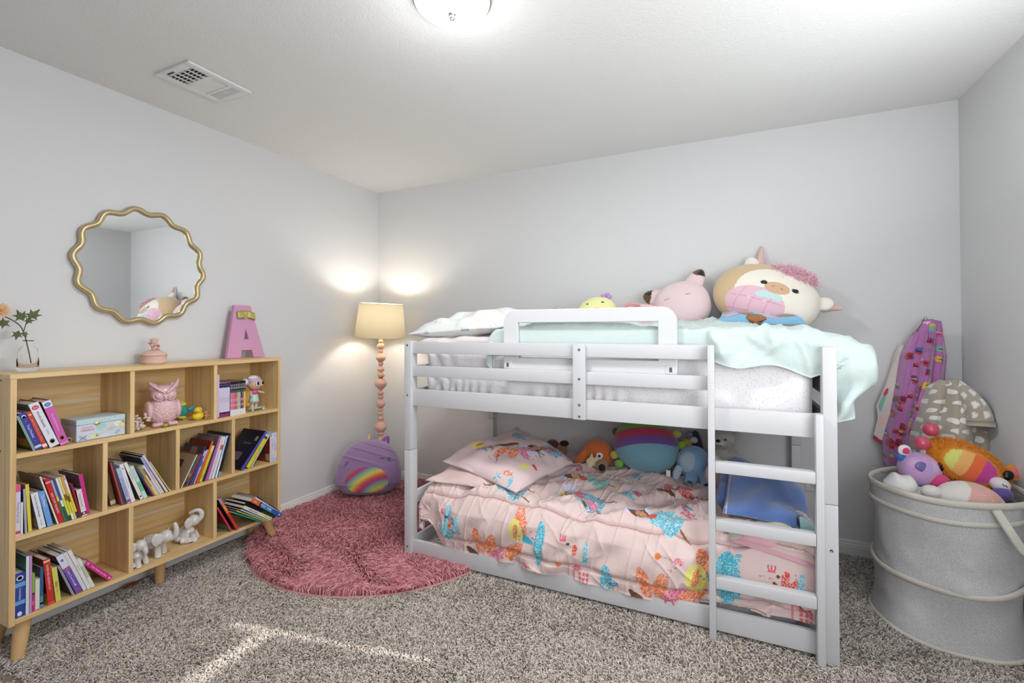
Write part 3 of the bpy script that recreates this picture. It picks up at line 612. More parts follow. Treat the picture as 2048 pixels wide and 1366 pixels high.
Z = np.maximum(Z, .056+.066*np.clip(inn*3, 0, 1)+.002*np.sin(A*50)); 
iy = np.clip((inn-.33)*3, 0, 1); Y = Y*(1-iy)+np.maximum(Y, -1.020)*iy
Pc = Paint(A, B, '#e0c8c4', 8); XX = lambda x: x-xa+.24
for b0 in (.985, 1.205): Pc.put(np.abs(Pc.v-b0) < .0022, '#b8938f')
def at_top(x, y): return (XX(x), -(y+.04))
def fr_(x, z): return (XX(x), .90+.105*PI/2+max(0, (.30-z)))
for x, y, a, d in ((1.62, -.93, 0, TEAL), (2.39, -.93, 10, TEAL), (1.98, -.62, -5, '#57b3a6'), (2.02, -.84, 15, '#2d8fb0')): fairy(Pc, *at_top(x, y), a, d, LIL, 1.35)
for x, z, a in ((1.60, .10, 12), (2.43, .10, 5)): flower(Pc, *fr_(x, z), a, 1.5)
flower(Pc, *at_top(2.47, -.58), 5, 1.3, RED, '#c04a4a'); flower(Pc, *at_top(2.10, -.90), 20, .6, PNK, PNK)
for x, z in ((1.39, .24), (2.22, .11)): wand(Pc, *fr_(x, z), 92, 1.35)
butterfly(Pc, *fr_(1.84, .24), 1.35); butterfly(Pc, *fr_(2.66, .22), 1.35); Pc.ell(*fr_(2.715, .25), .042, .105, 4, TEAL, 1, .2); [Pc.ell(fr_(2.715, .25)[0]+.043+.004*math.sin(q), fr_(2.715, .25)[1]+.021*q, .012, .010, 0, TEAL, 1, .2) for q in range(-4, 5)]; flower(Pc, *fr_(2.93, .22), 30, .8, RED, '#d8607a')
balloon(Pc, *fr_(1.79, .27), 1.2); balloon(Pc, *fr_(2.60, .22), 1.4); castle(Pc, *fr_(2.10, .13)); castle(Pc, *fr_(2.98, .16)); castle(Pc, *at_top(2.56, -.75), .8)
for x, z in ((1.36, .31), (2.03, .29), (2.88, .30)): crown(Pc, *fr_(x, z), 1.1); Pc.ell(*[q+.05 for q in fr_(x, z)], .011, .03, 10, '#d8543f', 1, .25); Pc.ell(fr_(x, z)[0]+.10, fr_(x, z)[1]+.05, .012, .05, 5, '#6fc0d6', 1, .3); Pc.star(fr_(x, z)[0]+.10, fr_(x, z)[1]+.09, .022, TEAL, 5, .3, .3)
for x, z in ((2.0, .16), (1.75, .12), (2.45, .30), (2.8, .2)): Pc.seg(*fr_(x, z), *(np.array(fr_(x, z))+[.07, .012]), .0022, '#c99aa0'); Pc.ell(*fr_(x, z), .012, .014, 0, '#e0803f'); Pc.ell(*(np.array(fr_(x, z))+[.085, .01]), .02, .014, 10, '#d8607a', 1, .3)
for k in range(20): confetti(Pc, Pc.g.uniform(.2, 2.1), Pc.g.uniform(.2, 1.2), .9)
for x, y, a in ((1.75, -.78, 30), (2.25, -.45, 60), (2.25, -.74, 20), (2.62, -.72, -20), (1.9, -.45, 10), (2.75, -.5, 40), (1.50, -.62, 0), (2.55, -.85, 70)): wand(Pc, *at_top(x, y), a, .75, ('#3f9fc0', '#c04a70', TEAL)[int(a) % 3])
for x, y in ((1.93, -.8), (2.2, -.68), (2.7, -.6)): Pc.ell(*at_top(x, y), .02, .013, 20, YEL); Pc.ell(*at_top(x+.10, y-.02), .026, .022, 30, '#b84a70', 1, .25); Pc.ell(*at_top(x+.05, y), .03, .014, -20, LIL, .9, .2)
VF = sheet(np.stack([X, Y, Z], -1)[:, ::-1], .012); cc = Pc.c.reshape(nu, nv, 3)[:, ::-1].reshape(-1, 3)
ct = thing('comforter', 'pink comforter printed with fairies and flowers on the lower bunk', 'comforter', (2.1, -.54, .33)); mk('quilt', VF, vcloth, ct, col=np.vstack([cc, np.tile(lin('#dcc4c0'), (nu*nv, 1))]))
(VF, U, Vv) = pillow((1.20, -1.0, .425), (1.78, -.985, .43), (1.76, -.52, .43), (1.22, -.50, .44), .055, 60, 12, .008, .3)
P = Paint(U, Vv, '#e0c6c2', 5)
t = thing('pillow', 'plain pink pillow edge folded under the fairy-print pillow on the lower bunk', 'pillow', (1.49, -.75, .41)); mk('pillowcase', VF, vcloth, t, col=P.c)
(VF, U, Vv) = pillow((1.235, -.88, .505), (1.765, -1.02, .445), (1.90, -.50, .47), (1.46, -.33, .615), .085, 110, 14, .008, .5)
P = Paint(U, Vv, '#dfc8c8', 15)
fairy(P, .40, .42, 60, '#3a8fb4', LIL, 1.3, '#4a2f20'); flower(P, .30, .27, 25, 1.45, ORG, PNK); wand(P, .19, .44, -15, 1.1, '#3f9fc0'); P.ell(.13, .17, .055, .035, 70, YEL); P.ell(.13, .17, .012, .03, 0, ORG); wand(P, .20, .16, 60, .9, '#b04a60'); P.ell(.15, .23, .035, .03, 0, LIL, .9, .25)
confetti(P, .3, .12, 1.2); confetti(P, .44, .28, 1.3); P.ell(.44, .07, .03, .015, 20, '#e0806a', 1, .25); P.ell(.48, .04, .03, .012, 100, '#6fc0d6', 1, .25); P.star(.40, .03, .022, TEAL, 5, 0, .3); P.ell(.47, .17, .03, .015, 60, YEL); P.ell(.50, .23, .018, .012, 0, RED); P.ell(.43, .5, .03, .02, 20, RED); P.seg(.27, .18, .33, .10, .003, '#b05a5a')
t = thing('pillow', 'pink fairy-print pillow slumped on the lower bunk by the lamp end', 'pillow', (1.58, -.68, .43)); mk('pillowcase', VF, vcloth, t, col=P.c)
# blankets at the ladder end of the lower bunk
def pil(name, label, cat, A, B, C, D, th, base, seed, paint=None, m=vfleece, n=80, wr=.008, back=.4, part='fleece', pw=.5):
    (VF, U, Vv) = pillow(A, B, C, D, th, n, seed, wr, back, pw=pw); P = Paint(U, Vv, base, seed)
    if paint: paint(P)
    t = thing(name, label, cat, tuple((np.array(A)+np.array(C))/2-np.array([0, 0, th*back]))); mk(part, VF, m, t, col=P.c); return t
def tig(P):
    for k in range(9): P.seg(.03+k*.045, .0, .05+k*.045+.02*(k % 2), .11, .006, '#2b2320')
    P.ell(.20, .03, .075, .04, 0, '#e2e0b8'); P.ell(.20, .03, .078, .043, 0, '#e2e0b8'); P.ell(.33, .05, .05, .035, 0, '#e0c9c0'); P.seg(.12, .0, .14, .1, .01, '#2b2320'); P.seg(.275, .0, .27, .09, .008, '#2b2320')
pil('throw_blanket', 'orange throw with black tiger stripes folded under the blue throw', 'blanket', (2.69, -.99, .425), (3.03, -1.0, .425), (3.03, -.55, .425), (2.69, -.55, .425), .035, '#c98a35', 41, tig)
def blu(P):
    P.seg(.015, .0, .02, .3, .0025, '#c9d2ea')
    for x, y, a in ((.315, .13, 20), (.335, .10, 0), (.35, .15, 50)): P.ell(x, y, .036, .016, a, '#222a50'); P.ell(x, y, .033, .0135, a, '#e6c4cc')
    P.seg(.255, .125, .30, .105, .0025, '#cfe0d8'); P.seg(.33, .06, .35, .04, .004, '#e8e4f2')
    P.ell(.325, .03, .047, .055, 0, '#18203a', 1, 0, 3); P.ell(.327, .03, .04, .048, 0, '#9fd3d2', 1, 0, 3)
pil('throw_blanket', 'blue fleece throw with pink flower print folded behind the ladder', 'blanket', (2.70, -.93, .462), (3.04, -.985, .462), (3.04, -.62, .50), (2.725, -.45, .575), .07, '#5a78b4', 43, blu, n=90, wr=.009)
pil('throw_blanket', 'dark side fold of blue throw stacked at the left of the tiger throw', 'blanket', (2.675, -.80, .45), (2.735, -.82, .46), (2.76, -.45, .56), (2.685, -.42, .56), .03, '#4a66ab', 44, None)
pil('fleece_blanket', 'pale pink fleece blanket edge draped on the comforter below the blue throw', 'blanket', (2.73, -1.022, .385), (3.04, -1.03, .335), (3.04, -.93, .432), (2.70, -.93, .428), .016, '#dca9b4', 45, lambda P: P.ell(.02, .03, .03, .02, 20, '#d8d4c6'), wr=.004)
# ---------------------------------------------------------------- plush toys
def plush(c, r, fr, paint=None, base='#ffffff', nu=96, nv=64, pw=1., fn=None, rot=None):
    VF = ball((0, 0, 0), r, nu, nv, None, pw, fn); V = VF[0]; P = Paint(V[:, 0], V[:, 1], base, 3); P.front = V[:, 2] > 0; P.w = V[:, 2]; P.V = V
    if paint: paint(P)
    return (V@fr.T+np.array(c), VF[1]), P.c
def ear(outline, th, fr, c, at, col): return tr(puff(smooth_outline(outline, 5), th), fr, np.array(c)+fr@np.array(at))
# cow
CR = (.272, .192, .135); CC = np.array((2.915, -.165, 1.432)); CF = frame((-.05, -.93, .36), -20)
def cowp(P):
    f = P.front
    def E(*a, **k):
        c0 = P.c.copy(); P.ell(*a, **k); P.c[~f] = c0[~f]
    P.v += .038; P.u -= .024; E(.045, .022, .215, .152, 0, '#efe9dd', k=2.2); E(-.045, -.052, .152, .092, 0, '#e6bccb')
    for x in (-.12, -.045, .035): P.c[f & (np.abs(P.u-x-.02*np.sin(P.v*20)) < .0022) & (((P.u+.045)/.15)**2+((P.v+.062)/.096)**2 < 1)] = lin('#d79bb6')
    for y in (-.03, -.10): P.c[f & (np.abs(P.v-y) < .0022) & (((P.u+.045)/.15)**2+((P.v+.062)/.096)**2 < 1)] = lin('#d79bb6')
    for x, y in ((-.08, -.03), (0, -.03), (-.04, -.10), (.04, -.09)): E(x, y, .009, .008, 0, '#e3d3de')
    for dx, a in ((-.033, 15), (.036, -15), (0, 0)): E(.01+dx, .004, .032 if dx else .014, .019, a, '#bfe0de', k=2.6)
    E(.034, .056, .063, .034, 0, '#d3ae8c'); E(.012, .06, .008, .0035, 25, '#a9826a'); E(.058, .056, .008, .0035, -25, '#a9826a')
    for x in (-.036, .118): E(x, .07, .0175, .0125, 0, '#1d1716')
VF, col = plush(CC, CR, CF, cowp, '#d3b78e', 200, 140, .93)
cow = thing('plush_cow', 'big cream and tan plush cow with shaggy pink fringe on the top bunk', 'plush toy', (2.915, -.25, 1.26))
body = mk('body', VF, vplush, cow, col=col)
crm, pnkh, tanm = mat('plush_cream', '#ece6da', .9, sheen=.5), mat('plush_horn', '#dcb7b0', .85, sheen=.4), mat('plush_tan', '#d3b78e', .9, sheen=.5)
for sx, at, rot in ((-1, (-.120, .172, -.005), 28), (1, (.258, .048, -.005), -78)):
    f2 = CF@rotm('Z', math.radians(rot)); e = mk('ear', tr(puff(smooth_outline([(-.03, -.02), (-.042, .03), (-.02, .065), (.015, .06), (.035, .025), (.022, -.02)], 5), .018), f2, CC+CF@np.array(at)), crm, cow)
    h0 = np.array(at)+np.array((.03, .01, -.02) if sx < 0 else (.02, .0, -.025)); dv = np.array((-.25, 1, 0)) if sx < 0 else np.array((1, .22, 0)); dv = dv/np.linalg.norm(dv); ln = .145 if sx < 0 else .085
    mk('horn', tube([CC+CF@(h0+dv*ln*k+np.array((0, 0, -.0))) for k in np.linspace(0, 1, 9)], [.03, .028, .025, .0215, .0185, .016, .0135, .011, .006], 14), pnkh, cow)
VF, col = plush(CC+CF@np.array((.085, .137, .052)), (.118, .043, .05), CF, None, '#e39ab2'); hr = mk('fringe', VF, mat('fringe_pink', '#e6b2c1', .9), cow, label='shaggy pink fringe')
fur(hr, hairmat('fringe_strands', [(0, '#e3a5b8'), (1, '#f6d6df')]), 3400, .020, .0016, 5, .6, .25)
# pink cushion plush (plain)
PC = np.array((2.475, -.15, 1.40)); PF_ = frame((-.08, -.95, .3), 14)
VF, col = plush(PC, (.165, .152, .09), PF_, lambda P: (P.seg(-.075, .03, -.05, .03, .003, '#8d6a6c'), P.seg(.045, .03, .07, .03, .003, '#8d6a6c')), '#e3cbcd', 90, 60, .9)
pk = thing('plush_cushion', 'plain pale pink plush cushion with two dark-tipped ears beside the big plush cow', 'plush toy', (2.475, -.2, 1.26)); mk('body', VF, vplush, pk, col=col)
for at, rot, sc in (((-.125, .085, 0), 62, 1.1), ((.105, .13, 0), -38, 1.)):
    f2 = PF_@rotm('Z', math.radians(rot)); O = smooth_outline([(-.05, -.03), (-.045, .04), (-.012, .085), (.02, .08), (.045, .035), (.045, -.03)], 6)*sc
    VF = tr(puff(O, .028), f2, PC+PF_@np.array(at)); loc = (VF[0]-PC-PF_@np.array(at))@f2; c = np.tile(lin('#e0c8ca'), (len(loc), 1)); tip = loc[:, 1] > .035+.5*np.abs(loc[:, 0]+.01)*.4; c[tip] = lin('#5f451f'); c[tip & (loc[:, 0] > .0)] = lin('#1c1713')
    mk('ear', VF, vplush, pk, col=c, label='pink ear with a brown and black tip')
# yellow round plush
YC = np.array((1.995, -.30, 1.352)); YF_ = frame((.1, -.97, .2), 6)
def yel(P):
    P.ell(-.015, -.055, .085, .065, 0, '#d9d8d4'); P.ell(.005, .004, .027, .019, 0, '#e2a94c'); P.ell(.006, .004, .009, .006, 0, '#5b3b1a')
    for x in (-.048, .045): P.ell(x, .055, .009, .005, 0, '#3c3a2c')
    P.c[P.w < 0] = lin('#e6e19a')
VF, col = plush(YC, (.125, .11, .085), YF_, yel, '#e6e59e', 110, 70)
yp = thing('plush_chick', 'round yellow plush chick with a lilac flower peeking over the safety rail', 'plush toy', (1.995, -.3, 1.25)); mk('body', VF, vplush, yp, col=col)
mk('flower', join(*[ball(YC+YF_@np.array((.062+.02*math.cos(a), .105+.014*math.sin(a), .0)), (.017, .013, .012), 12, 8) for a in np.arange(5)*2*PI/5]), mat('lilac_felt', '#b48fc4', .9), yp, label='lilac felt flower')
mk('wing', ear([(-.02, -.02), (-.01, .02), (.03, .03), (.045, .0), (.02, -.025)], .012, YF_, YC, (.125, -.005, 0), None), mat('plush_ivory', '#ece9d6', .9), yp)
def simple(name, label, cat, c, r, color, R=None, part='body', m=None, pw=1.):
    t = thing(name, label, cat, (c[0], c[1], c[2]-r[2])); mk(part, ball(c, r, 40, 26, R, pw), m or mat('plush_'+color.strip('#'), color, .9, sheen=.5, bump=.2, bscale=250), t); return t
t = simple('plush_toy', 'pink striped plush lying between the yellow chick and the pink cushion', 'plush toy', (2.27, -.33, 1.325), (.135, .08, .083), '#e5b3b6'); mk('fin', tube(bez([(2.17, -.40, 1.385), (2.21, -.40, 1.405), (2.27, -.39, 1.40)], 5), [.008]*10+[.004], 10), mat('plush_coral', '#d98f8f', .9), t)
t = simple('plush_toy', 'small pink plush whose knot shows over the left part of the safety rail', 'plush toy', (1.755, -.30, 1.345), (.045, .04, .045), '#e3aeb4'); mk('bow', ear([(-.03, -.006), (-.03, .014), (0, .004), (.035, .012), (.04, -.008), (0, -.002)], .01, frame((0, -1, .1)), (1.755, -.335, 1.385), (0, 0, 0), None), mat('plush_rose', '#d98e98', .9), t)
simple('plush_toy', 'brown plush edge just visible behind the mint floral pillow', 'plush toy', (1.60, -.25, 1.325), (.06, .05, .055), '#8a7c6a')
pil('bath_towel', 'folded light blue towel with brown bear print in front of the big plush cow', 'towel', (2.66, -.44, 1.288), (3.08, -.45, 1.278), (3.06, -.335, 1.325), (2.70, -.33, 1.345), .03, '#7fb6d6', 61,
    lambda P: [(P.ell(x, y, .05, .02, a, '#5d3a28'), P.ell(x, y, .046, .016, a, c)) for x, y, a, c in ((.08, .05, 10, '#d2a6c8'), (.14, .06, -25, '#a06a3f'), (.27, .05, 15, '#d2a6c8'), (.34, .06, -30, '#a06a3f'), (.20, .02, 0, '#a06a3f'), (.06, .12, 40, '#a06a3f'), (.22, .12, 10, '#d2a6c8'), (.36, .13, 0, '#a06a3f'))])
# lower bunk: striped egg plush with bobble feet
EC = np.array((2.275, -.255, .560)); EF = frame((.12, -.97, .2), -12)
def egg(P):
    a, b = P.u/.185, P.v/.150; t = b*math.cos(.38)-a*math.sin(.38)-.20*(1-(a*math.cos(.38)+b*math.sin(.38))**2)+.12
    for lo, c in ((-9, '#78a9bd'), (.02, '#6f4a8e'), (.33, '#b0324e'), (.62, '#5d9c2f')): P.put(t > lo, c)
VF, col = plush(EC, (.19, .162, .15), EF, egg, '#8fc3d6', 150, 100, .95)
ep = thing('plush_caterpillar', 'big egg-shaped plush striped blue, purple, red and green on the lower bunk', 'plush toy', (2.275, -.3, .42)); mk('body', VF, vplush, ep, col=col)
for at, c in (((-.165, -.105, .03), '#c9b64e'), ((-.125, -.145, .05), '#7fc23c'), ((.155, .115, .03), '#b9b45a'), ((.195, .055, .02), '#7fc23c'), ((.20, -.01, .03), '#5fb560'), ((-.19, .03, -.02), '#4f6a25')):
    mk('foot', ball(EC+EF@np.array(at), (.026, .024, .024), 20, 14), mat('plush_'+c.strip('#'), c, .9, sheen=.5, bump=.2, bscale=250), ep)
mk('care_tag', box(2.405, 2.428, -.375, -.373, .425, .46, 0), mat('tag_white', '#e9e8e4', .7), ep, False)
# orange dog-like plush
OC = np.array((1.985, -.27, .485))
op = thing('plush_fox', 'orange plush animal with cream muzzle and drooping ear behind the fairy pillow', 'plush toy', (1.985, -.3, .40)); om = mat('plush_orange', '#d9702f', .9, sheen=.5, bump=.4, bscale=200, var=.1)
mk('body', ball(OC, (.098, .085, .088), 40, 28, eul(0, 20, 0)), om, op)
mk('ear', tr(puff(smooth_outline([(0, .05), (-.03, 0), (-.045, -.06), (-.02, -.075), (.0, -.05), (.025, 0)], 6), .018), frame((-.3, -.95, .1), -20), OC+np.array((-.075, -.075, -.01))), om, op)
mk('ruff', tr(puff(smooth_outline([(-.05, .0), (-.03, .02), (-.015, .045), (.0, .02), (.03, .05), (.05, .0), (.03, -.045), (-.005, -.03), (-.03, -.05)], 4), .016), frame((.15, -.97, .1)), OC+np.array((.005, -.105, -.022))), mat('felt_cream', '#e2d2ab', .9), op)
mk('muzzle', ball(OC+np.array((.055, -.125, -.035)), (.035, .042, .034)), mat('plush_taupe', '#9c8468', .9, sheen=.4), op)
mk('nose', ball(OC+np.array((.066, -.162, -.038)), (.02, .014, .02)), mat('plush_dark', '#221b18', .7), op); eye_ = mk('eye', ball(OC+np.array((.04, -.112, .018)), (.021, .012, .018), 20, 14), mat('eye_white', '#e8e6e0', .4), op); mk('pupil', ball(OC+np.array((.041, -.123, .017)), (.008, .005, .008), 16, 10), mat('plush_dark', '#221b18', .7), eye_)
simple('plush_toy', 'brown plush with dark cap wedged behind the right corner of the fairy pillow', 'plush toy', (1.735, -.22, .47), (.035, .035, .05), '#8a6446'); 
dk_ = simple('plush_toy', 'small dark red plush leaning behind the fairy pillow against the wall', 'plush toy', (1.66, -.20, .475), (.05, .04, .05), '#6b2e38')
mk('cap', ball((1.75, -.225, .512), (.03, .03, .018)), mat('plush_dark', '#221b18', .7), bpy.data.objects['plush_toy.003'])
# light blue plush, navy plush, white bear, small pink plush
BC = np.array((2.545, -.28, .495)); bm_ = mat('plush_blue', '#7ea6c9', .9, sheen=.5, bump=.3, bscale=230); bl2 = mat('plush_paleblue', '#a9bfcf', .9, sheen=.5)
bp2 = thing('plush_dog', 'light blue plush animal with pale belly sitting beside the striped egg plush', 'plush toy', (2.545, -.3, .41))
mk('body', ball(BC, (.092, .08, .095), 40, 28), bm_, bp2); mk('belly', ball(BC+np.array((-.022, -.045, .01)), (.055, .042, .065), 32, 22), bl2, bp2)
for a, b in (((-.005, -.06, -.06), (-.012, -.135, -.082)), ((.06, -.055, -.05), (.075, -.125, -.085))): mk('leg', tube(bez([BC+np.array(a), (2*BC+np.array(a)+np.array(b))/2, BC+np.array(b)], 5), [.034, .033, .032, .031, .031, .031, .031, .031, .029, .026, .016], 16), bm_, bp2)
mk('arm', tube([BC+np.array(q) for q in ((-.07, -.06, -.02), (-.085, -.085, -.05), (-.09, -.09, -.08))], [.022, .022, .014], 12), bl2, bp2); mk('tail', tube([BC+np.array(q) for q in ((.07, .0, .04), (.10, -.02, .01), (.115, -.02, -.04))], [.02, .018, .008], 10), bm_, bp2)
nvp = thing('plush_bird', 'dark navy plush with yellow and white patches standing behind the blue plush', 'plush toy', (2.54, -.15, .42)); nm = mat('plush_navy', '#2a2947', .9, sheen=.5)
mk('body', tr(puff(smooth_outline([(-.035, -.12), (-.045, .0), (-.03, .09), (-.01, .115), (.02, .09), (.05, .0), (.07, -.12)], 6), .035), frame((0, -1, .1), -4), (2.545, -.12, .53)), nm, nvp)
mk('beak', ball((2.497, -.19, .575), (.034, .03, .03)), mat('plush_gold', '#c9a437', .9, sheen=.4), nvp); mk('cheek', ball((2.54, -.175, .60), (.024, .02, .02)), mat('plush_grey', '#b9bbc6', .9), nvp); mk('wing_tip', ball((2.515, -.165, .628), (.02, .016, .016)), mat('plush_slate', '#7b8598', .9), nvp)
br = thing('teddy_bear', 'shaggy white teddy bear leaning on the back wall behind the ladder', 'plush toy', (2.705, -.2, .41)); wm = mat('bear_white', '#d8d5cf', .95)
b1 = mk('body', ball((2.70, -.165, .505), (.075, .065, .095), 36, 24), wm, br); b2 = mk('head', ball((2.705, -.19, .625), (.06, .055, .055), 36, 24), wm, br)
e1 = mk('ear', ball((2.765, -.17, .645), (.02, .012, .02), 16, 12), wm, br); e2 = mk('ear', ball((2.65, -.17, .665), (.02, .012, .02), 16, 12), wm, br); mz = mk('muzzle', ball((2.685, -.24, .612), (.028, .02, .022), 20, 14), wm, br)
bm2 = hairmat('bear_fur', [(0, '#c9c5bd'), (1, '#ece9e3')])
for o, n_, s_ in ((b1, 2600, 1), (b2, 1800, 2), (e1, 200, 3), (e2, 200, 4)): fur(o, bm2, n_, .016, .0009, s_, .5)
mk('nose', ball((2.674, -.262, .626), (.012, .008, .009), 14, 10), mat('plush_dark', '#221b18', .7), br); mk('eye', ball((2.712, -.246, .632), (.006, .005, .006), 12, 8), mat('plush_dark', '#221b18', .7), br); mk('mouth', tube([(2.672, -.2605, .602), (2.682, -.2625, .598), (2.692, -.2605, .602)], .0016, 6), mat('plush_dark', '#221b18', .7), br)
sp = thing('plush_mouse', 'small pale pink plush with grey nose sitting beside the blue throw', 'plush toy', (2.665, -.42, .41)); mk('body', ball((2.655, -.42, .475), (.045, .04, .065), 28, 20), mat('plush_blush', '#d9b3ac', .9, sheen=.4), sp); mk('head', ball((2.66, -.43, .555), (.036, .033, .033), 28, 20), mat('plush_oat', '#d6cfc4', .9, sheen=.4), sp); mk('nose', ball((2.657, -.462, .562), (.008, .006, .006), 12, 8), mat('plush_dark', '#221b18', .7), sp)
# purple unicorn-cat plush slumped in front of the lamp
UC = np.array((.300, -.440, .232)); UFr = frame((.66, -.72, .28), -3)
def uni(P):
    f = P.front; m = f & ((np.abs((P.u+.012)/.135)**2.3+np.abs((P.v+.085)/.092)**2.3) < 1); d = np.hypot(P.u-.13, P.v+.30); t = ((d-.02)/.112) % 1.
    stops = np.array([lin(c) for c in ('#c6475f', '#d9624f', '#e2a052', '#dcd066', '#b9c96a', '#7fb8a0', '#8f7fae', '#a04a78', '#c6475f')]); k = t*8; i = np.clip(k.astype(int), 0, 7); fr = (k-i)[:, None]
    P.c[m] = (stops[i]*(1-fr)+stops[i+1]*fr)[m]
    for q in ((-.165, .038, -.15, .050), (-.17, .022, -.148, .038), (.075, .062, .09, .068), (.09, .068, .105, .060), (.125, .062, .15, .066), (.125, .05, .155, .048)):
        c0 = P.c.copy(); P.seg(*q, .0028, '#332744'); P.c[~f] = c0[~f]
    c0 = P.c.copy(); P.ell(-.005, .066, .012, .007, 0, '#c25f92'); P.c[~f] = c0[~f]
VF, col = plush(UC, (.222, .208, .122), UFr, uni, '#957aa4', 170, 120, .8)
L3 = (VF[0]-UC)@UFr; L3[:, 0] *= 1.03-.85*np.clip(L3[:, 1], -.2, .2)*(L3[:, 1] > -.12); dsp = .010*np.clip(1-np.abs(waves(L3[:, 0]*.5+L3[:, 1]*1.6, L3[:, 1]*.2, 81, 5, 22, 55, .8, .5)), 0, 1)**2*np.clip((L3[:, 1]+.02)/.08, 0, 1)
L3[:, 2] += dsp*np.sign(L3[:, 2]); L3[:, 1] = np.where(L3[:, 1] < -.165, -.165+(L3[:, 1]+.165)*.5, L3[:, 1])
un_ = thing('plush_unicorn', 'purple plush with rainbow tummy slumped on the rug in front of the pink lamp', 'plush toy', (.30, -.44, .03)); mk('body', (L3@UFr.T+UC, VF[1]), vplush, un_, col=col)
ez = tr(puff(smooth_outline([(-.035, -.045), (-.03, .02), (-.005, .062), (.02, .05), (.036, .0), (.03, -.045)], 6), .014), UFr@rotm('Z', -.45), UC+UFr@np.array((.10, .175, .0))); eo = mk('ear', ez, mat('plush_purple', '#7a58a0', .9, sheen=.5), un_)
ev = tr(puff(smooth_outline([(-.02, -.03), (-.016, .01), (.0, .032), (.014, .024), (.02, -.005), (.018, -.03)], 6), .008), UFr@rotm('Z', -.45), UC+UFr@np.array((.098, .172, .010))); lz = ((ev[0]-UC)@UFr)[:, 1]; st_ = np.array([lin(c) for c in ('#8fc07a', '#d6cf62', '#e0954e', '#c6475f')]); k = np.clip((lz-lz.min())/np.ptp(lz)*3, 0, 2.999); i = k.astype(int); mk('ear_lining', ev, vplush, eo, col=st_[i]*(1-(k-i))[:, None]+st_[i+1]*(k-i)[:, None])
mk('horn', tube([UC+UFr@np.array((-.012, .185+.075*q, .0)) for q in np.linspace(0, 1, 10)], .018*(1-.8*np.linspace(0, 1, 10))+.0012*np.sin(np.arange(10)*2.2), 14), mat('plush_straw', '#cdb98a', .8), un_)
# ---------------------------------------------------------------- laundry hamper with toys
HX, HY = 3.555, -.562
hp = thing('laundry_hamper', 'tall round grey fabric pop-up hamper with cream binding beside the bunk bed', 'hamper', (HX, HY, 0))
hm = bpy.data.materials.new('heather_linen'); hm.use_nodes = True; N = hm.node_tree.nodes; L = hm.node_tree.links; p = N['Principled BSDF']; p.inputs['Roughness'].default_value = .95
tc = N.new('ShaderNodeTexCoord'); nz = N.new('ShaderNodeTexNoise'); nz.inputs['Scale'].default_value = 420; nz.inputs['Detail'].default_value = 5; r = N.new('ShaderNodeValToRGB'); e = r.color_ramp.elements
e[0].position = .35; e[0].color = (*lin('#aaaaad'), 1); e[1].position = .68; e[1].color = (*lin('#dcdbdb'), 1); b = N.new('ShaderNodeBump'); b.inputs['Strength'].default_value = .2; b.inputs['Distance'].default_value = .004
L.new(tc.outputs['Object'], nz.inputs['Vector']); L.new(nz.outputs[0], r.inputs[0]); L.new(r.outputs[0], p.inputs['Base Color']); L.new(nz.outputs[0], b.inputs['Height']); L.new(b.outputs[0], p.inputs['Normal'])
def hring(z, a):
    f = z/.595; R = .246-.014*np.sin(PI*np.clip((z-.02)/.25, 0, 1))-.010*np.sin(PI*np.clip((z-.28)/.24, 0, 1))+.004*np.sin(5*a+z*9)
    tilt = .025*np.cos(a-.5)*np.sin(PI*f)+.008*f*np.cos(a)
    return np.stack([HX+.004*f+R*np.cos(a), HY+R*np.sin(a), z+tilt+.010*np.sin(2*a+1)*np.sin(PI*f)], -1)
na, nz_ = 120, 70; a = np.arange(na)*2*PI/na; Z = np.linspace(.004, .595, nz_); A, ZZ = np.meshgrid(a, Z, indexing='ij'); P = hring(ZZ, A)
w = waves(A*.245+ZZ*.8, ZZ-A*.1, 71, 9, 9, 60, .0035, .7)*np.sin(PI*np.clip(ZZ/.595, 0, 1)); P[..., 0] += w*np.cos(A); P[..., 1] += w*np.sin(A)
inn = P.copy(); inn[..., 0] -= .004*np.cos(A); inn[..., 1] -= .004*np.sin(A); m = na*nz_
F = gridF(na, nz_, cu=True); F = F+[tuple(i+m for i in f[::-1]) for f in F]; F += [(i*nz_+nz_-1, ((i+1) % na)*nz_+nz_-1, ((i+1) % na)*nz_+nz_-1+m, i*nz_+nz_-1+m) for i in range(na)]; F.append(tuple(i*nz_ for i in range(na))[::-1])
mk('fabric_wall', (np.vstack([P.reshape(-1, 3), inn.reshape(-1, 3)]), F), hm, hp)
cream = mat('cream_binding', '#cfcabf', .9, bump=.2, bscale=150)
for z, r_, fl_ in ((.588, .0085, 1.6), (.522, .0075, 1.4), (.262, .0085, 1.5), (.012, .007, 1.3)):
    aa = np.linspace(0, 2*PI, 121); q = hring(np.full(121, z), aa); q[:, 0] += .002*np.cos(aa); q[:, 1] += .002*np.sin(aa)
    V, F = tube(q, r_, 10, False, fl_); mk('binding', (V, F), cream, hp, label='cream fabric binding hoop')
def strap(pts, w, n=None):
    c = bez(pts, 10); t = np.gradient(c, axis=0); t /= np.linalg.norm(t, axis=1)[:, None]; o = c-np.array([HX, HY, 0]); o[:, 2] = 0; o /= np.linalg.norm(o, axis=1)[:, None]; s_ = np.cross(t, o); s_ /= np.linalg.norm(s_, axis=1)[:, None]
    return sheet(np.stack([c+s_*w*k for k in np.linspace(-1, 1, 5)], 1), .004)
mk('carry_handle', strap([(3.630, -.800, .580), (3.655, -.828, .52), (3.69, -.832, .455), (3.718, -.815, .455), (3.738, -.785, .50), (3.752, -.735, .578)], .015), cream, hp)
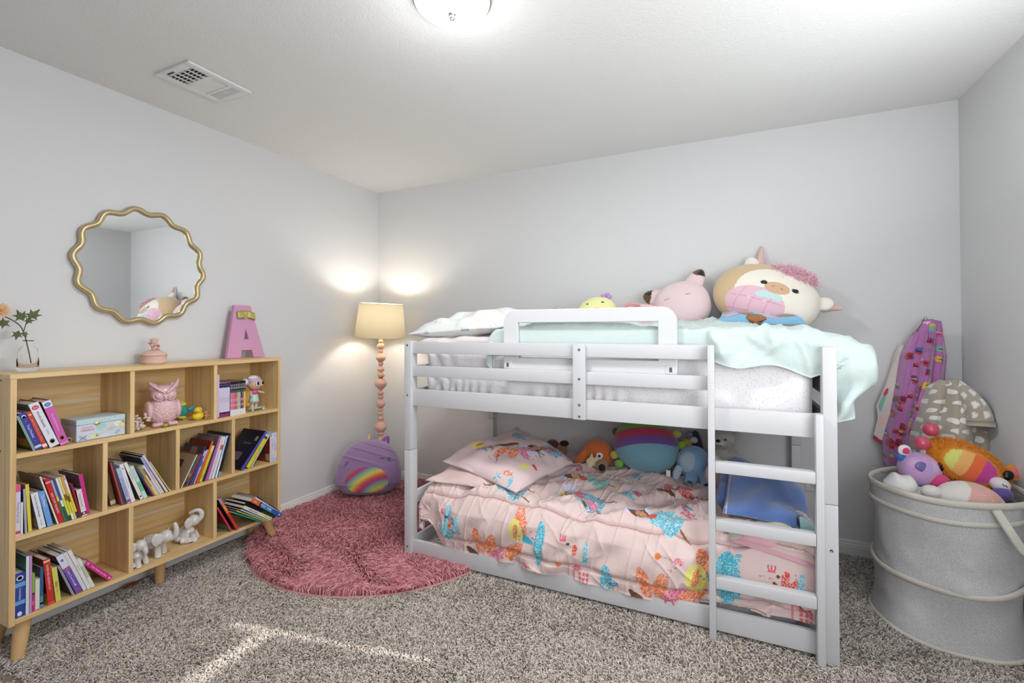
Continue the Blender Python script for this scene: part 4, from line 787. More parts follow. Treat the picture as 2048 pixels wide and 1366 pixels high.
mk('carry_handle', strap([(3.39, -.40, .58), (3.36, -.40, .52), (3.345, -.42, .47), (3.325, -.47, .50), (3.318, -.52, .575)], .015), cream, hp)
mk('side_loop', strap([(3.73, -.74, .012), (3.765, -.75, .006), (3.79, -.72, .005), (3.80, -.68, .012)], .006), cream, hp)
# toys in the hamper
wt = thing('bath_towel', 'white cloth bundled at the left of the laundry hamper under the purple plush', 'towel', (3.44, -.56, .02)); VF = ball((3.49, -.55, .30), (.16, .17, .275), 60, 40, None, .8)
V = VF[0]; V = V+np.stack([0*V[:, 0], 0*V[:, 0], waves(V[:, 0], V[:, 1], 77, 8, 18, 60, .006)], 1); mk('cloth', (V, VF[1]), mat('white_cloth', '#e6e4e1', .9), wt)
lump = ball((3.405, -.585, .575), (.062, .055, .05), 36, 24); mk('cloth_fold', (lump[0]+np.stack([0*lump[0][:, 0], 0*lump[0][:, 0], .006*np.sin(lump[0][:, 0]*110)], 1), lump[1]), mat('white_cloth', '#e6e4e1', .9), wt)
uc = np.array((3.495, -.50, .635)); UF = frame((.35, -.9, .1), 0)
VF, col = plush(uc, (.078, .072, .075), UF, lambda P: [P.ell(P.g.uniform(-.07, .07), P.g.uniform(-.07, .07), .02, .014, P.g.uniform(0, 90), ('#d9a5d6', '#b79fd8', '#e2b6dc')[i % 3], .6) for i in range(24)], '#c9a3d4', 70, 50)
un = thing('plush_cow', 'lilac tie-dye plush calf with hot pink muzzle in the laundry hamper', 'plush toy', (3.495, -.5, .54)); mk('head', VF, vplush, un, col=col)
mk('muzzle', tr(ball((0, 0, 0), (.036, .038, .036)), UF, uc+UF@np.array((.035, -.048, .062))), mat('plush_hotpink', '#d8417f', .85, sheen=.4), un)
for q in ((.025, -.045, .098), (.045, -.035, .096)): mk('nostril', tr(ball((0, 0, 0), (.003, .005, .003), 10, 8), UF, uc+UF@np.array(q)), mat('plush_dark', '#221b18', .7), un)
mk('eye', tr(ball((0, 0, 0), (.014, .019, .008), 20, 14), UF, uc+UF@np.array((.045, .018, .058))), mat('eye_black', '#151216', .15), un)
for x in (-.045, .05): mk('ear', tr(puff(smooth_outline([(-.022, -.01), (-.024, .02), (0, .032), (.024, .02), (.02, -.012)], 5), .012), UF, uc+UF@np.array((x-.01, .072, .0))), mat('plush_white', '#ece7e8', .9, sheen=.4), un)
mk('ear_lining', tr(puff(smooth_outline([(-.013, -.004), (-.014, .012), (0, .02), (.014, .012), (.012, -.006)], 5), .006), UF, uc+UF@np.array((-.055, .072, .011))), mat('plush_hotpink', '#d8417f', .85, sheen=.4), un)
vpu = mat('foil_violet', '#7a6aa6', .35, coat=.4); mk('spot', tr(puff(smooth_outline([(-.022, .0), (-.008, .02), (.02, .014), (.026, -.012), (.004, -.024), (-.012, -.014)], 5), .008), UF, uc+UF@np.array((-.038, .02, .062))), vpu, un, label='shiny violet spot')
mk('tuft', join(*[tube([uc+UF@np.array((-.055, .045, .0)), uc+UF@np.array((-.085-.008*k, .05+.012*(k-1.5), .0))], [.008, .002], 8) for k in range(4)]), mat('plush_azure', '#3f6fb5', .8), un, label='blue hair tuft')
oc = np.array((3.652, -.48, .668)); OF = frame((.05, -.93, .3), -28)
def ocat(P):
    f = P.front
    for lo, hi, c in ((-.085, -.045, '#dfe07a'), (-.045, -.005, '#f0b56a'), (-.005, .035, '#ef6f3c'), (.035, .10, '#cf3fa0')):
        P.put(f & ((P.u/.09)**2+((P.v+.012)/.055)**2 < 1) & (P.u >= lo) & (P.u < hi), c)
VF, col = plush(oc, (.145, .088, .088), OF, ocat, '#dd8a1f', 90, 60)
oc_t = thing('plush_cat', 'fuzzy orange plush cat with rainbow tummy lying on top in the laundry hamper', 'plush toy', (3.67, -.47, .56)); bo = mk('body', VF, vplush, oc_t, col=col)
fur(bo, hairmat('orange_fur', [(0, '#d97e16'), (1, '#ee9f36')]), 5200, .011, .0009, 9, .5, face_ok=lambda c: ~((((c-oc)@OF)[:, 2] > 0) & ((((c-oc)@OF)[:, 0]/.098)**2+((((c-oc)@OF)[:, 1]+.012)/.062)**2 < 1)))
pnkb = mat('foil_pink', '#d1506c', .3, coat=.5)
for q in ((-.155, .075, .02), (-.165, -.005, .045)): mk('paw', tr(ball((0, 0, 0), (.03, .03, .028)), OF, oc+OF@np.array(q)), pnkb, oc_t, label='shiny pink paw')
mk('muzzle', tr(ball((0, 0, 0), (.033, .028, .03)), OF, oc+OF@np.array((.105, -.03, .07))), mat('plush_white', '#ece7e8', .9, sheen=.4), oc_t)
mk('mouth', tr(tube([(.10, -.03, .101), (.106, -.036, .1015), (.112, -.03, .101), (.118, -.036, .100)], .0016, 6), OF, oc), mat('plush_dark', '#221b18', .7), oc_t)
mk('eye', tr(ball((0, 0, 0), (.017, .021, .010), 24, 16), OF, oc+OF@np.array((.118, .022, .063))), mat('eye_black', '#151216', .15), oc_t)
mk('ear', tr(puff(smooth_outline([(-.015, -.025), (.0, .03), (.055, .0), (.03, -.03)], 5), .012), OF, oc+OF@np.array((.128, .055, .015))), mat('plush_amber', '#d98a3c', .9), oc_t); mk('ear_lining', tr(puff(smooth_outline([(-.006, -.014), (.002, .016), (.034, .0), (.018, -.016)], 5), .006), OF, oc+OF@np.array((.134, .054, .026))), mat('plush_rosy', '#d9707a', .8), oc_t)
te = thing('plush_egg', 'white and peach tie-dye plush bulging over the front rim of the hamper', 'plush toy', (3.60, -.63, .48))
VF, col = plush((3.612, -.64, .545), (.112, .088, .085), frame((0, -.95, .3), -6), lambda P: (P.put(P.u > -.035+.02*np.sin(P.v*25), '#e9b3a6'), [P.ell(P.g.uniform(0, .1), P.g.uniform(-.07, .06), .03, .018, P.g.uniform(0, 180), ('#f0d793', '#e6a9b8', '#f2dcc0')[i % 3], .7) for i in range(14)]) and None, '#ece6df', 70, 50); mk('body', VF, vplush, te, col=col)
simple('plush_ball', 'small violet plush ball tucked at the right inside the hamper rim', 'plush toy', (3.735, -.585, .585), (.032, .03, .027), '#6a55a0'); simple('plush_ball', 'round white plush paw resting below the lilac calf in the hamper', 'plush toy', (3.487, -.66, .582), (.036, .03, .027), '#e2ddd8')
# ---------------------------------------------------------------- robes hanging in the corner
def drape(name, label, rows, plan, folds, amp, thick, seed, paint, cat='robe', nu=200, nv=260, m=None, part='fabric'):
    zs = np.array([r[0] for r in rows])[::-1]; xl = np.array([r[1] for r in rows])[::-1]; xr = np.array([r[2] for r in rows])[::-1]
    u = np.linspace(0, 1, nu); v = np.linspace(0, 1, nv); z = zs[-1]+(zs[0]-zs[-1])*v; U, Vv = np.meshgrid(u, v, indexing='ij')
    l, r = np.interp(z, zs, xl), np.interp(z, zs, xr); ff = lambda U: folds*(U+.06*np.sin(6*U+seed))
    X = l+(r-l)*U; Y = plan(U, Vv)-amp*np.minimum(1, Vv*3+.25)*np.sin(ff(U)+.6*np.sin(Vv*3+seed))-.4*amp*np.sin(2.3*ff(U)+seed+Vv*2)
    Zz = z[None, :]-.02*(np.abs(U-.5)*2)**2*(1-Vv)*2+.012*np.sin(U*9+seed)*Vv
    X = X+.5*amp*np.cos(ff(U)); X = np.minimum(X, WX-.012); Y = np.minimum(Y, -.02)
    P = Paint(U*.34*(.5+.5*Vv), Vv*(zs[-1]-zs[0]), '#ffffff', seed); paint(P)
    t = thing(name, label, cat, (float(X[:, 0].mean()), -.02, float(zs[0]))); VF = sheet(np.stack([X, Y, Zz], -1), thick)
    mk(part, VF, m or vfleece, t, col=np.vstack([P.c, P.c])); return t
def prnt(base):
    def f(P):
        P.c[:] = lin(base)
        for i in range(120):
            x, y = P.g.uniform(0, .42), P.g.uniform(0, .72); c = ('#9c2338', '#b8304a', '#d9b23a', '#4f5fb5', '#6fb3a8', '#8a1f4e')[i % 6]
            P.ell(x, y, P.g.uniform(.008, .018), P.g.uniform(.01, .024), P.g.uniform(0, 180), c); P.ell(x+.012, y+.012, .009, .012, 30, '#c23a52'); P.seg(x, y, x+.02, y+.02, .003, '#5a1830')
        for i in range(30): P.star(P.g.uniform(0, .42), P.g.uniform(0, .72), .008, ('#d9337f', '#efc3e6')[i % 2], 5)
    return f
pr_ = drape('bathrobe', 'magenta printed fleece robe hanging in the corner above the hamper', ((1.302, 3.632, 3.70), (1.25, 3.588, 3.722), (1.147, 3.549, 3.735), (.99, 3.530, 3.722), (.83, 3.505, 3.690), (.67, 3.472, 3.652), (.55, 3.475, 3.60)), lambda U, V: -.07-.06*np.sin(PI*U), 17, .017, .012, 3, prnt('#b070ab'))
t2 = drape('nightgown', 'cream robe lining with mint and pink print showing left of the magenta robe', ((1.17, 3.53, 3.60), (1.0, 3.49, 3.60), (.85, 3.445, 3.58), (.78, 3.452, 3.56), (.665, 3.432, 3.54), (.655, 3.432, 3.54)), lambda U, V: -.045+0*U, 5, .008, .008, 8, lambda P: (P.c.__setitem__(slice(None), lin('#d4cbc4')), P.ell(.04, .30, .022, .05, 0, '#7fbcae'), P.ell(.04, .24, .02, .022, 0, '#c04a66'), P.ell(.05, .40, .03, .03, 0, '#e6bcb8'), P.put(P.v > .495, '#a8335a')) and None)
mk('robe_hook', join(tube([(3.665, -.001, 1.30), (3.665, -.03, 1.30)], .008, 10), tube(bez([(3.665, -.03, 1.315), (3.665, -.045, 1.29), (3.665, -.07, 1.30)], 5), .006, 8)), mat('nickel', '#b9b4aa', .3, metal=1), pr_)
def clouds(P):
    P.c[:] = lin('#a99f90')
    for i in range(11):
        for j in range(13):
            x, y = .02+i*.042+.018*(j % 2)+P.g.uniform(-.006, .006), .015+j*.042+P.g.uniform(-.006, .006); a = P.g.uniform(-40, 40)
            P.ell(x, y, .0135, .0095, a, '#e9e6e1'); P.ell(x+.005, y+.007, .008, .007, a, '#e9e6e1'); P.ell(x-.007, y+.004, .007, .006, a, '#e9e6e1')
gr_ = drape('bathrobe', 'grey plush robe with white cloud print hanging in the corner behind the hamper', ((1.012, 3.66, 3.74), (.985, 3.62, 3.79), (.93, 3.60, 3.806), (.86, 3.585, 3.806), (.75, 3.555, 3.80), (.62, 3.54, 3.80), (.50, 3.55, 3.80)), lambda U, V: -.11-.13*np.sin(PI*np.clip(U, 0, 1)**.8)-.15*U*np.minimum(1, V*2), 13, .02, .014, 5, clouds)
sv = bez([(3.71, -.22, .99), (3.745, -.27, .94), (3.765, -.31, .88), (3.768, -.325, .82)], 10); VF = tube(sv, np.linspace(.032, .046, len(sv)), 40, True); Pq = Paint((np.arange(len(VF[0])) % 40)/40*.26, np.repeat(np.arange(len(sv)), 40)*.006, '#a99f90', 4); clouds(Pq); VF[0][:, 0] = np.minimum(VF[0][:, 0], WX-.008); mk('sleeve', VF, vfleece, gr_, col=Pq.c)
mk('cuff', tube([(3.768, -.322, .835), (3.768, -.326, .812)], [.049, .049], 30), mat('robe_grey', '#a99f90', .95, sheen=.5), gr_)
# ---------------------------------------------------------------- things on top of the bookcase
glass = mat('clear_glass', '#ffffff', .02, trans=1, ior=1.12)
vs = thing('bud_vase', 'clear ribbed glass bottle vase holding a peach flower on the bookcase', 'vase', (.13, -2.246, 1.095))
pf = [(.028, 0), (.031, .003), (.0325, .012), (.0325, .075), (.029, .088), (.018, .1), (.0145, .106), (.0145, .118), (.0185, .124), (.0175, .1255), (.0125, .120), (.0125, .107), (.016, .099), (.0265, .086), (.0305, .074), (.0305, .016), (.0, .014)]
V, F = lathe([(r, z+1.0955) for r, z in pf], 60, (.13, -2.246, 0), cap=False); k = len(pf); V = V.reshape(60, k, 3); o_ = (np.arange(60) % 2)*.0018; d = V[:, 2:5, :2]-np.array([.13, -2.246]); V[:, 2:5, :2] += d/np.linalg.norm(d, axis=2)[..., None]*-o_[:, None, None]
mk('bottle', (V.reshape(-1, 3), F+[tuple(i*k for i in range(60))[::-1]]), glass, vs)
fl_t = thing('artificial_flower', 'peach chrysanthemum stem with green leaves leaning left out of the glass vase', 'flower', (.13, -2.24, 1.12)); lg = mat('leaf_green', '#58623a', .7, var=.2, vscale=40); sg = mat('stem_green', '#5d5a3a', .7)
st = bez([(.13, -2.236, 1.125), (.128, -2.247, 1.20), (.128, -2.262, 1.265), (.13, -2.283, 1.295), (.132, -2.322, 1.322)], 8); mk('stem', tube(st, .0022, 8), sg, fl_t)
mk('branch', tube(bez([(.128, -2.258, 1.258), (.135, -2.255, 1.285), (.14, -2.25, 1.31)], 6), .0016, 6), sg, fl_t)
LF = smooth_outline([(0, 0), (.009, .012), (.024, .012), (.014, .022), (.022, .040), (.008, .034), (0, .056), (-.008, .034), (-.022, .038), (-.013, .022), (-.024, .010), (-.008, .012)], 3)
for at, rot, s_, tl in (((.14, -2.25, 1.308), -38, 1., .2), ((.138, -2.262, 1.30), 25, .95, .3), ((.132, -2.300, 1.300), 118, .9, .2), ((.135, -2.275, 1.262), 170, .75, .3), ((.14, -2.262, 1.30), -85, .6, .2), ((.132, -2.262, 1.258), 205, .5, .1)):
    mk('leaf', tr(puff(LF*s_, .0015, rings=3), frame((1, -.2-tl, .3))@rotm('Z', math.radians(rot)), at), lg, fl_t)
pt = [];fc = np.array((.135, -2.335, 1.335)); ff = frame((.7, -.35, .6))
for ring, n_, ln, el in ((0, 20, .042, 12), (1, 18, .036, 32), (2, 14, .028, 52), (3, 9, .02, 70)):
    for j in range(n_):
        R_ = ff@rotm('Z', 2*PI*(j+.37*ring)/n_)@rotm('Y', -math.radians(el)); pt.append(tr(puff(smooth_outline([(0, -.002), (ln*.6, -.0045), (ln, 0), (ln*.6, .0045), (0, .002)], 2), .0012, rings=2), R_, fc))
mk('petals', join(*pt), mat('petal_peach', '#e9b98a', .7, var=.12, vscale=60), fl_t); mk('flower_heart', ball(fc, (.009, .009, .009), 16, 12), mat('petal_amber', '#c4703a', .8), fl_t)
blush = mat('bisque_pink', '#dcb9ad', .7, bump=.5, bscale=140)
jb = thing('trinket_box', 'round pale pink ceramic trinket box with cherub lid on the bookcase', 'trinket box', (.13, -1.785, 1.095)); jc = np.array((.13, -1.785, 1.095))
mk('box_body', lathe([(.048, 0), (.053, .004), (.051, .01), (.052, .034), (.054, .038)], 48, jc), blush, jb); mk('lid', lathe([(.0545, .039), (.055, .045), (.051, .052), (.034, .062), (.02, .068), (0.0, .07)], 48, jc), blush, jb)
ch = [ball(jc+np.array(c), r, 20, 14) for c, r in (((0, 0, .112), (.0155, .0155, .0165)), ((0, .002, .086), (.015, .014, .02)), ((.012, -.008, .074), (.014, .009, .008)), ((.012, .012, .074), (.014, .009, .008)))]+[tube(jc+np.array(q), [.006, .0055, .004], 8) for q in (((.003, -.012, .094), (.014, -.012, .088), (.02, -.002, .094)), ((.003, .014, .094), (.014, .014, .088), (.02, .004, .094)))]
cb = mk('cherub', join(*ch), blush, jb); [mk('wing', tr(puff(smooth_outline([(0, -.008), (.012, .0), (.02, .014), (.008, .014), (-.002, .01)], 4), .003), eul(90, 0, s_), jc+np.array((-.012, 0, .092))), blush, cb) for s_ in (120, 240)]
mk('curls', join(*[ball(jc+np.array((.013*math.cos(a)*c, .014*math.sin(a)*c, .118+.008*(1-c))), (.006, .006, .006), 10, 8) for c in (1, .55) for a in np.arange(8)*2*PI/8]), blush, cb)
pb = thing('letter_block', 'pink wooden letter A with gold bow standing on the bookcase', 'letter', (.085, -1.275, 1.095)); k_ = .000275
O = [((x-550)*k_, (1262-y)*k_) for x, y in ((115, 1262), (412, 1262), (442, 1100), (692, 1100), (722, 1262), (985, 1262), (715, 125), (355, 125))]; H_ = [((x-550)*k_, (1262-y)*k_) for x, y in ((572, 620), (512, 868), (634, 868))]
V, F = curve2d([O, H_], .0115, .001); RA = frame((.985, 0, .1)); mk('letter', tr((V, F), RA, (.098, -1.278, 1.0965)), mat('letter_pink', '#cd97b8', .55), pb, 'auto')
gb = mat('gold_ribbon', '#b8ac5e', .45, metal=.25); bw = np.array((.098, -1.268, 1.0965))+RA@np.array((0, .262, .016))
def rib(pts, w): c = np.array(pts); return tr(sheet(np.stack([c+np.array([0, w*k, 0]) for k in np.linspace(-1, 1, 5)], 1), .0012), RA, bw)
for s_, r_ in ((-1, 8), (1, -18)): c = bez([(0, 0, 0), (s_*.022, 0, .012), (s_*.052, 0, .012), (s_*.056, 0, .003), (s_*.03, 0, .001), (0, 0, -.001)], 6); V, F = rib(c@rotm('Z', math.radians(r_)).T, .021); mk('bow_loop', (V, F), gb, pb)
mk('bow_knot', tr(puff(smooth_outline([(-.011, -.016), (-.009, .015), (.009, .012), (.011, -.012)], 4), .009), RA, bw), gb, pb)
c = bez([(0, 0, .004), (-.008, -.012, .007), (-.016, -.030, .006)], 6); mk('bow_tail', tr(sheet(np.stack([c+np.array([.009*k, 0, 0]) for k in np.linspace(-1, 1, 4)], 1), .0012), RA, bw), gb, pb)
# ---------------------------------------------------------------- ornaments inside the bookcase
Z2 += .0012; Z0 += .0025
op_ = mat('owl_ceramic', '#e0b8bc', .3, coat=.35); scl = bpy.data.materials.new('owl_scales'); scl.use_nodes = True; N = scl.node_tree.nodes; L = scl.node_tree.links; p = N['Principled BSDF']; p.inputs['Base Color'].default_value = (*lin('#e0b8bc'), 1); p.inputs['Roughness'].default_value = .3
v = N.new('ShaderNodeTexVoronoi'); v.inputs['Scale'].default_value = 95; tc = N.new('ShaderNodeTexCoord'); b = N.new('ShaderNodeBump'); b.inputs['Strength'].default_value = .6; b.inputs['Distance'].default_value = .006; b.invert = True; L.new(tc.outputs['Object'], v.inputs['Vector']); L.new(v.outputs[0], b.inputs['Height']); L.new(b.outputs[0], p.inputs['Normal'])
oz = Z2; ow = thing('owl_figurine', 'glossy pink ceramic owl with pointed ear tufts on the upper shelf', 'owl figurine', (.185, -1.775, oz)); oF = frame((.97, -.25, 0)); oC = np.array((.185, -1.775, oz))
def OW(n, VF, m=op_, **k): return mk(n, tr(VF, oF, oC), m, ow, **k)
OW('body', ball((0, .072, 0), (.066, .07, .058), 64, 44, None, .92), scl); OW('head', ball((0, .158, .002), (.055, .042, .05), 56, 40, None, .85), op_)
for s_ in (-1, 1):
    OW('eye', join(tube([(s_*.024+.0215*math.cos(a), .150+.0225*math.sin(a), .0475-.012*abs(math.cos(a)*s_+.0)*(math.cos(a)*s_ > 0)) for a in np.linspace(0, 2*PI, 33)], .0032, 8, False), tube([(s_*.024+.0135*math.cos(a), .150+.014*math.sin(a), .0505-.005*(math.cos(a)*s_ > 0)) for a in np.linspace(0, 2*PI, 29)], .0026, 8, False), ball((s_*.024, .150, .047), (.014, .015, .007), 20, 14)))
    OW('wing', ball((s_*.058, .075, .004), (.018, .048, .042), 32, 24)); OW('foot', join(*[ball((s_*.03+dx, .010, .045), (.011, .011, .02), 16, 12) for dx in (-.012, .0, .012)]))
    OW('ear_tuft', join(tube(bez([(s_*.004, .163, .056), (s_*.03, .184, .050), (s_*.052, .205, .026), (s_*.060, .222, .012)], 8), [.006]*4+[.0075]*8+[.0085]*6+[.007]*4+[.005]*3, 12), ball((s_*.042, .19, .012), (.02, .02, .02), 20, 14)))
OW('beak', puff(smooth_outline([(-.009, .006), (0, .012), (.009, .006), (0, -.018)], 4), .007), op_); bpy.data.objects['beak.001'].data.transform(Matrix.Translation(Vector(oF@np.array((0, .142, .052)))))
jw = thing('jewellery_box', 'pastel unicorn jewellery box with a small drawer on the upper shelf', 'jewellery box', (.19, -2.05, Z2)); y0, y1, z0 = -2.137, -1.963, Z2
Fx = .25; paper = mat('box_paper', '#c9d6dc', .5, var=.05, vscale=30); V = []
def panel(name, za, zb, paint, base, x=Fx+.0006, n=110):
    Yg, Zg = np.meshgrid(np.linspace(y0+.001, y1-.001, n), np.linspace(za, zb, 50), indexing='ij'); P = Paint(Yg-y0, Zg-z0, base, 9); paint(P); return mk(name, sheet(np.stack([np.full_like(Yg, x), Yg, Zg], -1), .0005), vplastic, jw, False, col=np.vstack([P.c, P.c]))
mk('box_body', box(.12, Fx, y0, y1, z0, z0+.066, .0015), paper, jw, 'auto'); mk('lid', box(.1195, Fx+.0005, y0-.0005, y1+.0005, z0+.067, z0+.09, .0015), paper, jw, 'auto')
fp_ = panel('front_print', z0+.029, z0+.0655, lambda P: (P.ell(.04, .046, .036, .016, 0, '#d9cfe0'), P.ell(.085, .05, .02, .014, 20, '#a9d3cf'), P.ell(.14, .02, .042, .034, 10, '#d9cfa8'), P.ell(.14, .018, .034, .027, 10, '#cfb9d9'), P.ell(.14, .016, .026, .02, 10, '#bfdbe2'), P.ell(.145, .052, .012, .012, 0, '#eae6ee'), P.ell(.16, .045, .02, .008, -30, '#e3dc9c'), P.ell(.166, .058, .004, .006, 30, '#a878a8')), '#c8d9e2')
dw_ = panel('drawer_front', z0+.002, z0+.0275, lambda P: (P.ell(.022, .012, .016, .004, 35, '#a58fc4'), P.ell(.022, .012, .016, .004, -35, '#a58fc4'), P.ell(.062, .014, .016, .008, 0, '#e0d9a0'), P.ell(.10, .01, .016, .01, 0, '#d6d3e2'), P.ell(.145, .016, .012, .006, 40, '#a9b3d0')), '#c4d6dc')
panel('lid_print', z0+.069, z0+.089, lambda P: P.dots(.087, .079, .086, 70, .0016, ('#7f98a5', '#93a9a8', '#8f93b5')), '#c3d8dc', Fx+.0011)
mk('clasp', ball((Fx+.003, -2.066, z0+.066), (.003, .011, .007), 16, 10), mat('clasp_gold', '#d9c58a', .3, metal=.8), jw); mk('drawer_knob', ball((Fx+.004, -2.066, z0+.017), (.005, .005, .0045), 16, 10), mat('clasp_gold', '#d9c58a', .3, metal=.8), dw_)
tt = text('live in your', .008); RX = frame((1, 0, 0)); tcol = mat('ink_mauve', '#b3907f', .6); mk('lettering', tr(tt, RX, (Fx+.0015, -2.099, z0+.055)), tcol, fp_, False); mk('lettering', tr(text('DREAMS', .0125), RX, (Fx+.0015, -2.099, z0+.043)), tcol, fp_, False)
kr = thing('keyring', 'small gold ring charm with a red fob between the pink book and jewellery box', 'keyring', (.25, -2.163, Z2)); mk('ring', tube([(.245+.004*math.sin(a), -2.160+.010*math.cos(a), Z2+.013+.0105*math.sin(a)) for a in np.linspace(0, 2*PI, 25)], .0018, 8, False), mat('clasp_gold', '#d9c58a', .3, metal=.8), kr); mk('fob', tr(puff(smooth_outline([(-.008, 0), (-.006, .03), (.004, .036), (.008, .006)], 4), .003), eul(90, 0, 75)@rotm('Z', .25), (.245, -2.172, Z2+.001)), mat('fob_red', '#8e3a4a', .5), kr)
dr = thing('dried_flowers', 'cluster of pale dried flower pieces beside the pink owl', 'dried flowers', (.19, -1.90, Z2)); g = np.random.default_rng(4); bits = []
for i in range(70): bits.append(ball((.205+g.normal()*.018, -1.893+g.normal()*.016, Z2+.0115+min(.055, abs(g.normal())*.026)*(1 if i % 3 else .4)), (.010, .007, .0045), 12, 8, eul(*g.uniform(0, 180, 3))))
mk('petals', join(*bits), mat('dried_petal', '#d3c3b2', .8, var=.25, vscale=70), dr); mk('base', ball((.205, -1.888, Z2+.007), (.02, .022, .007), 20, 12), mat('dried_blue', '#9fb0cc', .7), dr)
sl = thing('toy_bauble', 'tiny yellow-green bead lying in front of the owl feet', 'bead', (.255, -1.80, Z2)); mk('bead', ball((.255, -1.80, Z2+.0085), (.011, .012, .0085), 20, 14), mat('bead_lime', '#a9a83f', .4), sl); mk('bead_cap', ball((.255, -1.786, Z2+.006), (.006, .006, .006), 12, 8), mat('bead_green', '#5a7a3a', .4), sl)
orn = thing('glass_fish', 'ribbed teal and yellow fish ornament behind the owl', 'ornament', (.11, -1.645, Z2)); oc2 = np.array((.125, -1.655, Z2+.0445)); R_ = eul(0, 0, 8)
mk('body', ball(oc2, (.022, .04, .03), 40, 26, R_, .95), mat('ornament_teal', '#2f9a96', .2, coat=.6, var=.3, vscale=60), orn); mk('tail', tr(puff(smooth_outline([(0, -.004), (.028, -.018), (.032, .0), (.028, .02), (0, .005)], 4), .006), frame((1, 0, 0)), oc2+np.array((0, .036, 0))), mat('ornament_blue', '#3b8fae', .25, coat=.5), orn)
for s_ in (-1, 1): mk('fin', tr(puff(smooth_outline([(-.02, 0), (.0, .016*s_), (.026, .012*s_), (.012, 0)], 4), .005), frame((1, 0, 0)), oc2+np.array((.006, 0, .026*s_))), mat('ornament_yellow', '#cfd23f', .3, coat=.5), orn)
mk('stand', lathe([(.016, 0), (.018, .004), (.006, .009)], 20, (.125, -1.665, Z2)), mat('ornament_red', '#8a3a30', .3), orn)
dk_t = thing('rubber_duck', 'small yellow rubber duck with orange beak on the upper shelf', 'rubber duck', (.215, -1.623, Z2)); dc = np.array((.215, -1.623, Z2)); dy = mat('duck_yellow', '#e3c92f', .4)
mk('body', ball(dc+np.array((0, .0, .02)), (.022, .028, .020), 32, 22), dy, dk_t); mk('head', ball(dc+np.array((.004, -.002, .05)), (.018, .02, .018), 28, 20), dy, dk_t); mk('beak', ball(dc+np.array((.016, -.015, .045)), (.009, .009, .005), 16, 10), mat('duck_orange', '#e08a2c', .4), dk_t); mk('eye', ball(dc+np.array((.020, -.0015, .053)), (.0025, .003, .0035), 10, 8), mat('plush_dark', '#221b18', .7), dk_t); mk('tail', ball(dc+np.array((-.004, .026, .028)), (.008, .009, .007), 14, 10), dy, dk_t)
tb_ = thing('toy_bear', 'tiny tan bear figure next to the rubber duck', 'toy bear', (.235, -1.592, Z2)); tbm = mat('toy_tan', '#b98a62', .7); tb0 = np.array((.235, -1.592, Z2))
mk('body', join(ball(tb0+np.array((0, 0, .018)), (.007, .008, .011), 16, 12), *[ball(tb0+np.array(q), (.005, .004, .006), 12, 8) for q in ((.003, -.006, .006), (.003, .006, .006), (.002, -.009, .02), (.002, .009, .02))]), tbm, tb_); mk('head', join(ball(tb0+np.array((0, 0, .034)), (.008, .009, .008), 16, 12), *[ball(tb0+np.array((0, s_*.008, .041)), (.003, .004, .004), 10, 8) for s_ in (-1, 1)]), tbm, tb_)
# doll on a skateboard
dl = thing('toy_doll', 'big-eyed toy doll with lilac hair and mint skirt on a skateboard', 'doll', (.225, -1.305, Z2)); d0 = np.array((.222, -1.312, Z2)); sk = mat('doll_skin', '#d9ae95', .45); mint = mat('doll_mint', '#b3d3cb', .3, coat=.4)
mk('skateboard', tr(box(-.016, .016, -.05, .05, .012, .018, .006), eul(0, 0, 10), d0+np.array((.006, .012, 0))), mat('board_mint', '#9ccfc0', .4), dl, 'auto'); mk('wheels', join(*[tube([d0+np.array((.006+dx, dy_+.012, .0065)), d0+np.array((.006+dx+.007, dy_+.012, .0065))], .0065, 14) for dx in (-.014, .008) for dy_ in (-.034, .034)]), mat('wheel_cream', '#d9d3c8', .5), dl)
for s_ in (-1, 1): mk('leg', tube([d0+np.array((0, s_*.012, z)) for z in (.018, .03, .06)], [.011, .010, .012], 16), sk, dl)
mk('skirt', lathe([(.030, .05), (.026, .062), (.022, .085), (.019, .096)], 32, d0), mint, dl); mk('bodice', lathe([(.0195, .096), (.022, .108), (.018, .118), (.008, .122)], 32, d0), mat('doll_pink', '#cf4f83', .35, coat=.3), dl)
for a_, b_ in (((.006, .018, .112), (.014, .055, .098)), ((.0, -.02, .112), (.014, -.03, .085))): mk('arm', tube(bez([d0+np.array(a_), d0+(np.array(a_)+np.array(b_))/2+np.array((.004, 0, -.002)), d0+np.array(b_)], 5), [.0065]*5+[.006]*4+[.007, .004], 12), sk, dl)
hc_ = d0+np.array((.0, .004, .158)); mk('head', ball(hc_, (.038, .042, .040), 40, 28), sk, dl)
hf = frame((1, .25, .05)); 
for s_ in (-1, 1): ey_ = mk('eye', tr(ball((s_*.019, -.002, .0335), (.0115, .0145, .006), 20, 14), hf, hc_), mat('eye_white', '#e8e6e0', .4), dl); mk('pupil', tr(ball((s_*.019+.001, .0, .038), (.0085, .011, .004), 20, 14), hf, hc_), mat('eye_black', '#151216', .15), ey_)
mk('mouth', tr(ball((0, -.019, .0345), (.005, .0025, .003), 12, 8), hf, hc_), mat('doll_lip', '#c0657a', .4), dl)
mk('hair', ball(hc_+np.array((-.006, -.006, .012)), (.042, .046, .036), 40, 28, None, 1, lambda Q: Q*np.where(Q[:, 2:] < .0, .9, 1.)), mat('doll_lilac', '#b9a3c6', .4), dl); mk('hair_bun', join(ball(hc_+np.array((-.01, -.048, .012)), (.02, .024, .02), 24, 16), ball(hc_+np.array((.012, -.02, .034)), (.022, .03, .014), 24, 16)), mat('doll_white_hair', '#ded6d8', .4), dl)
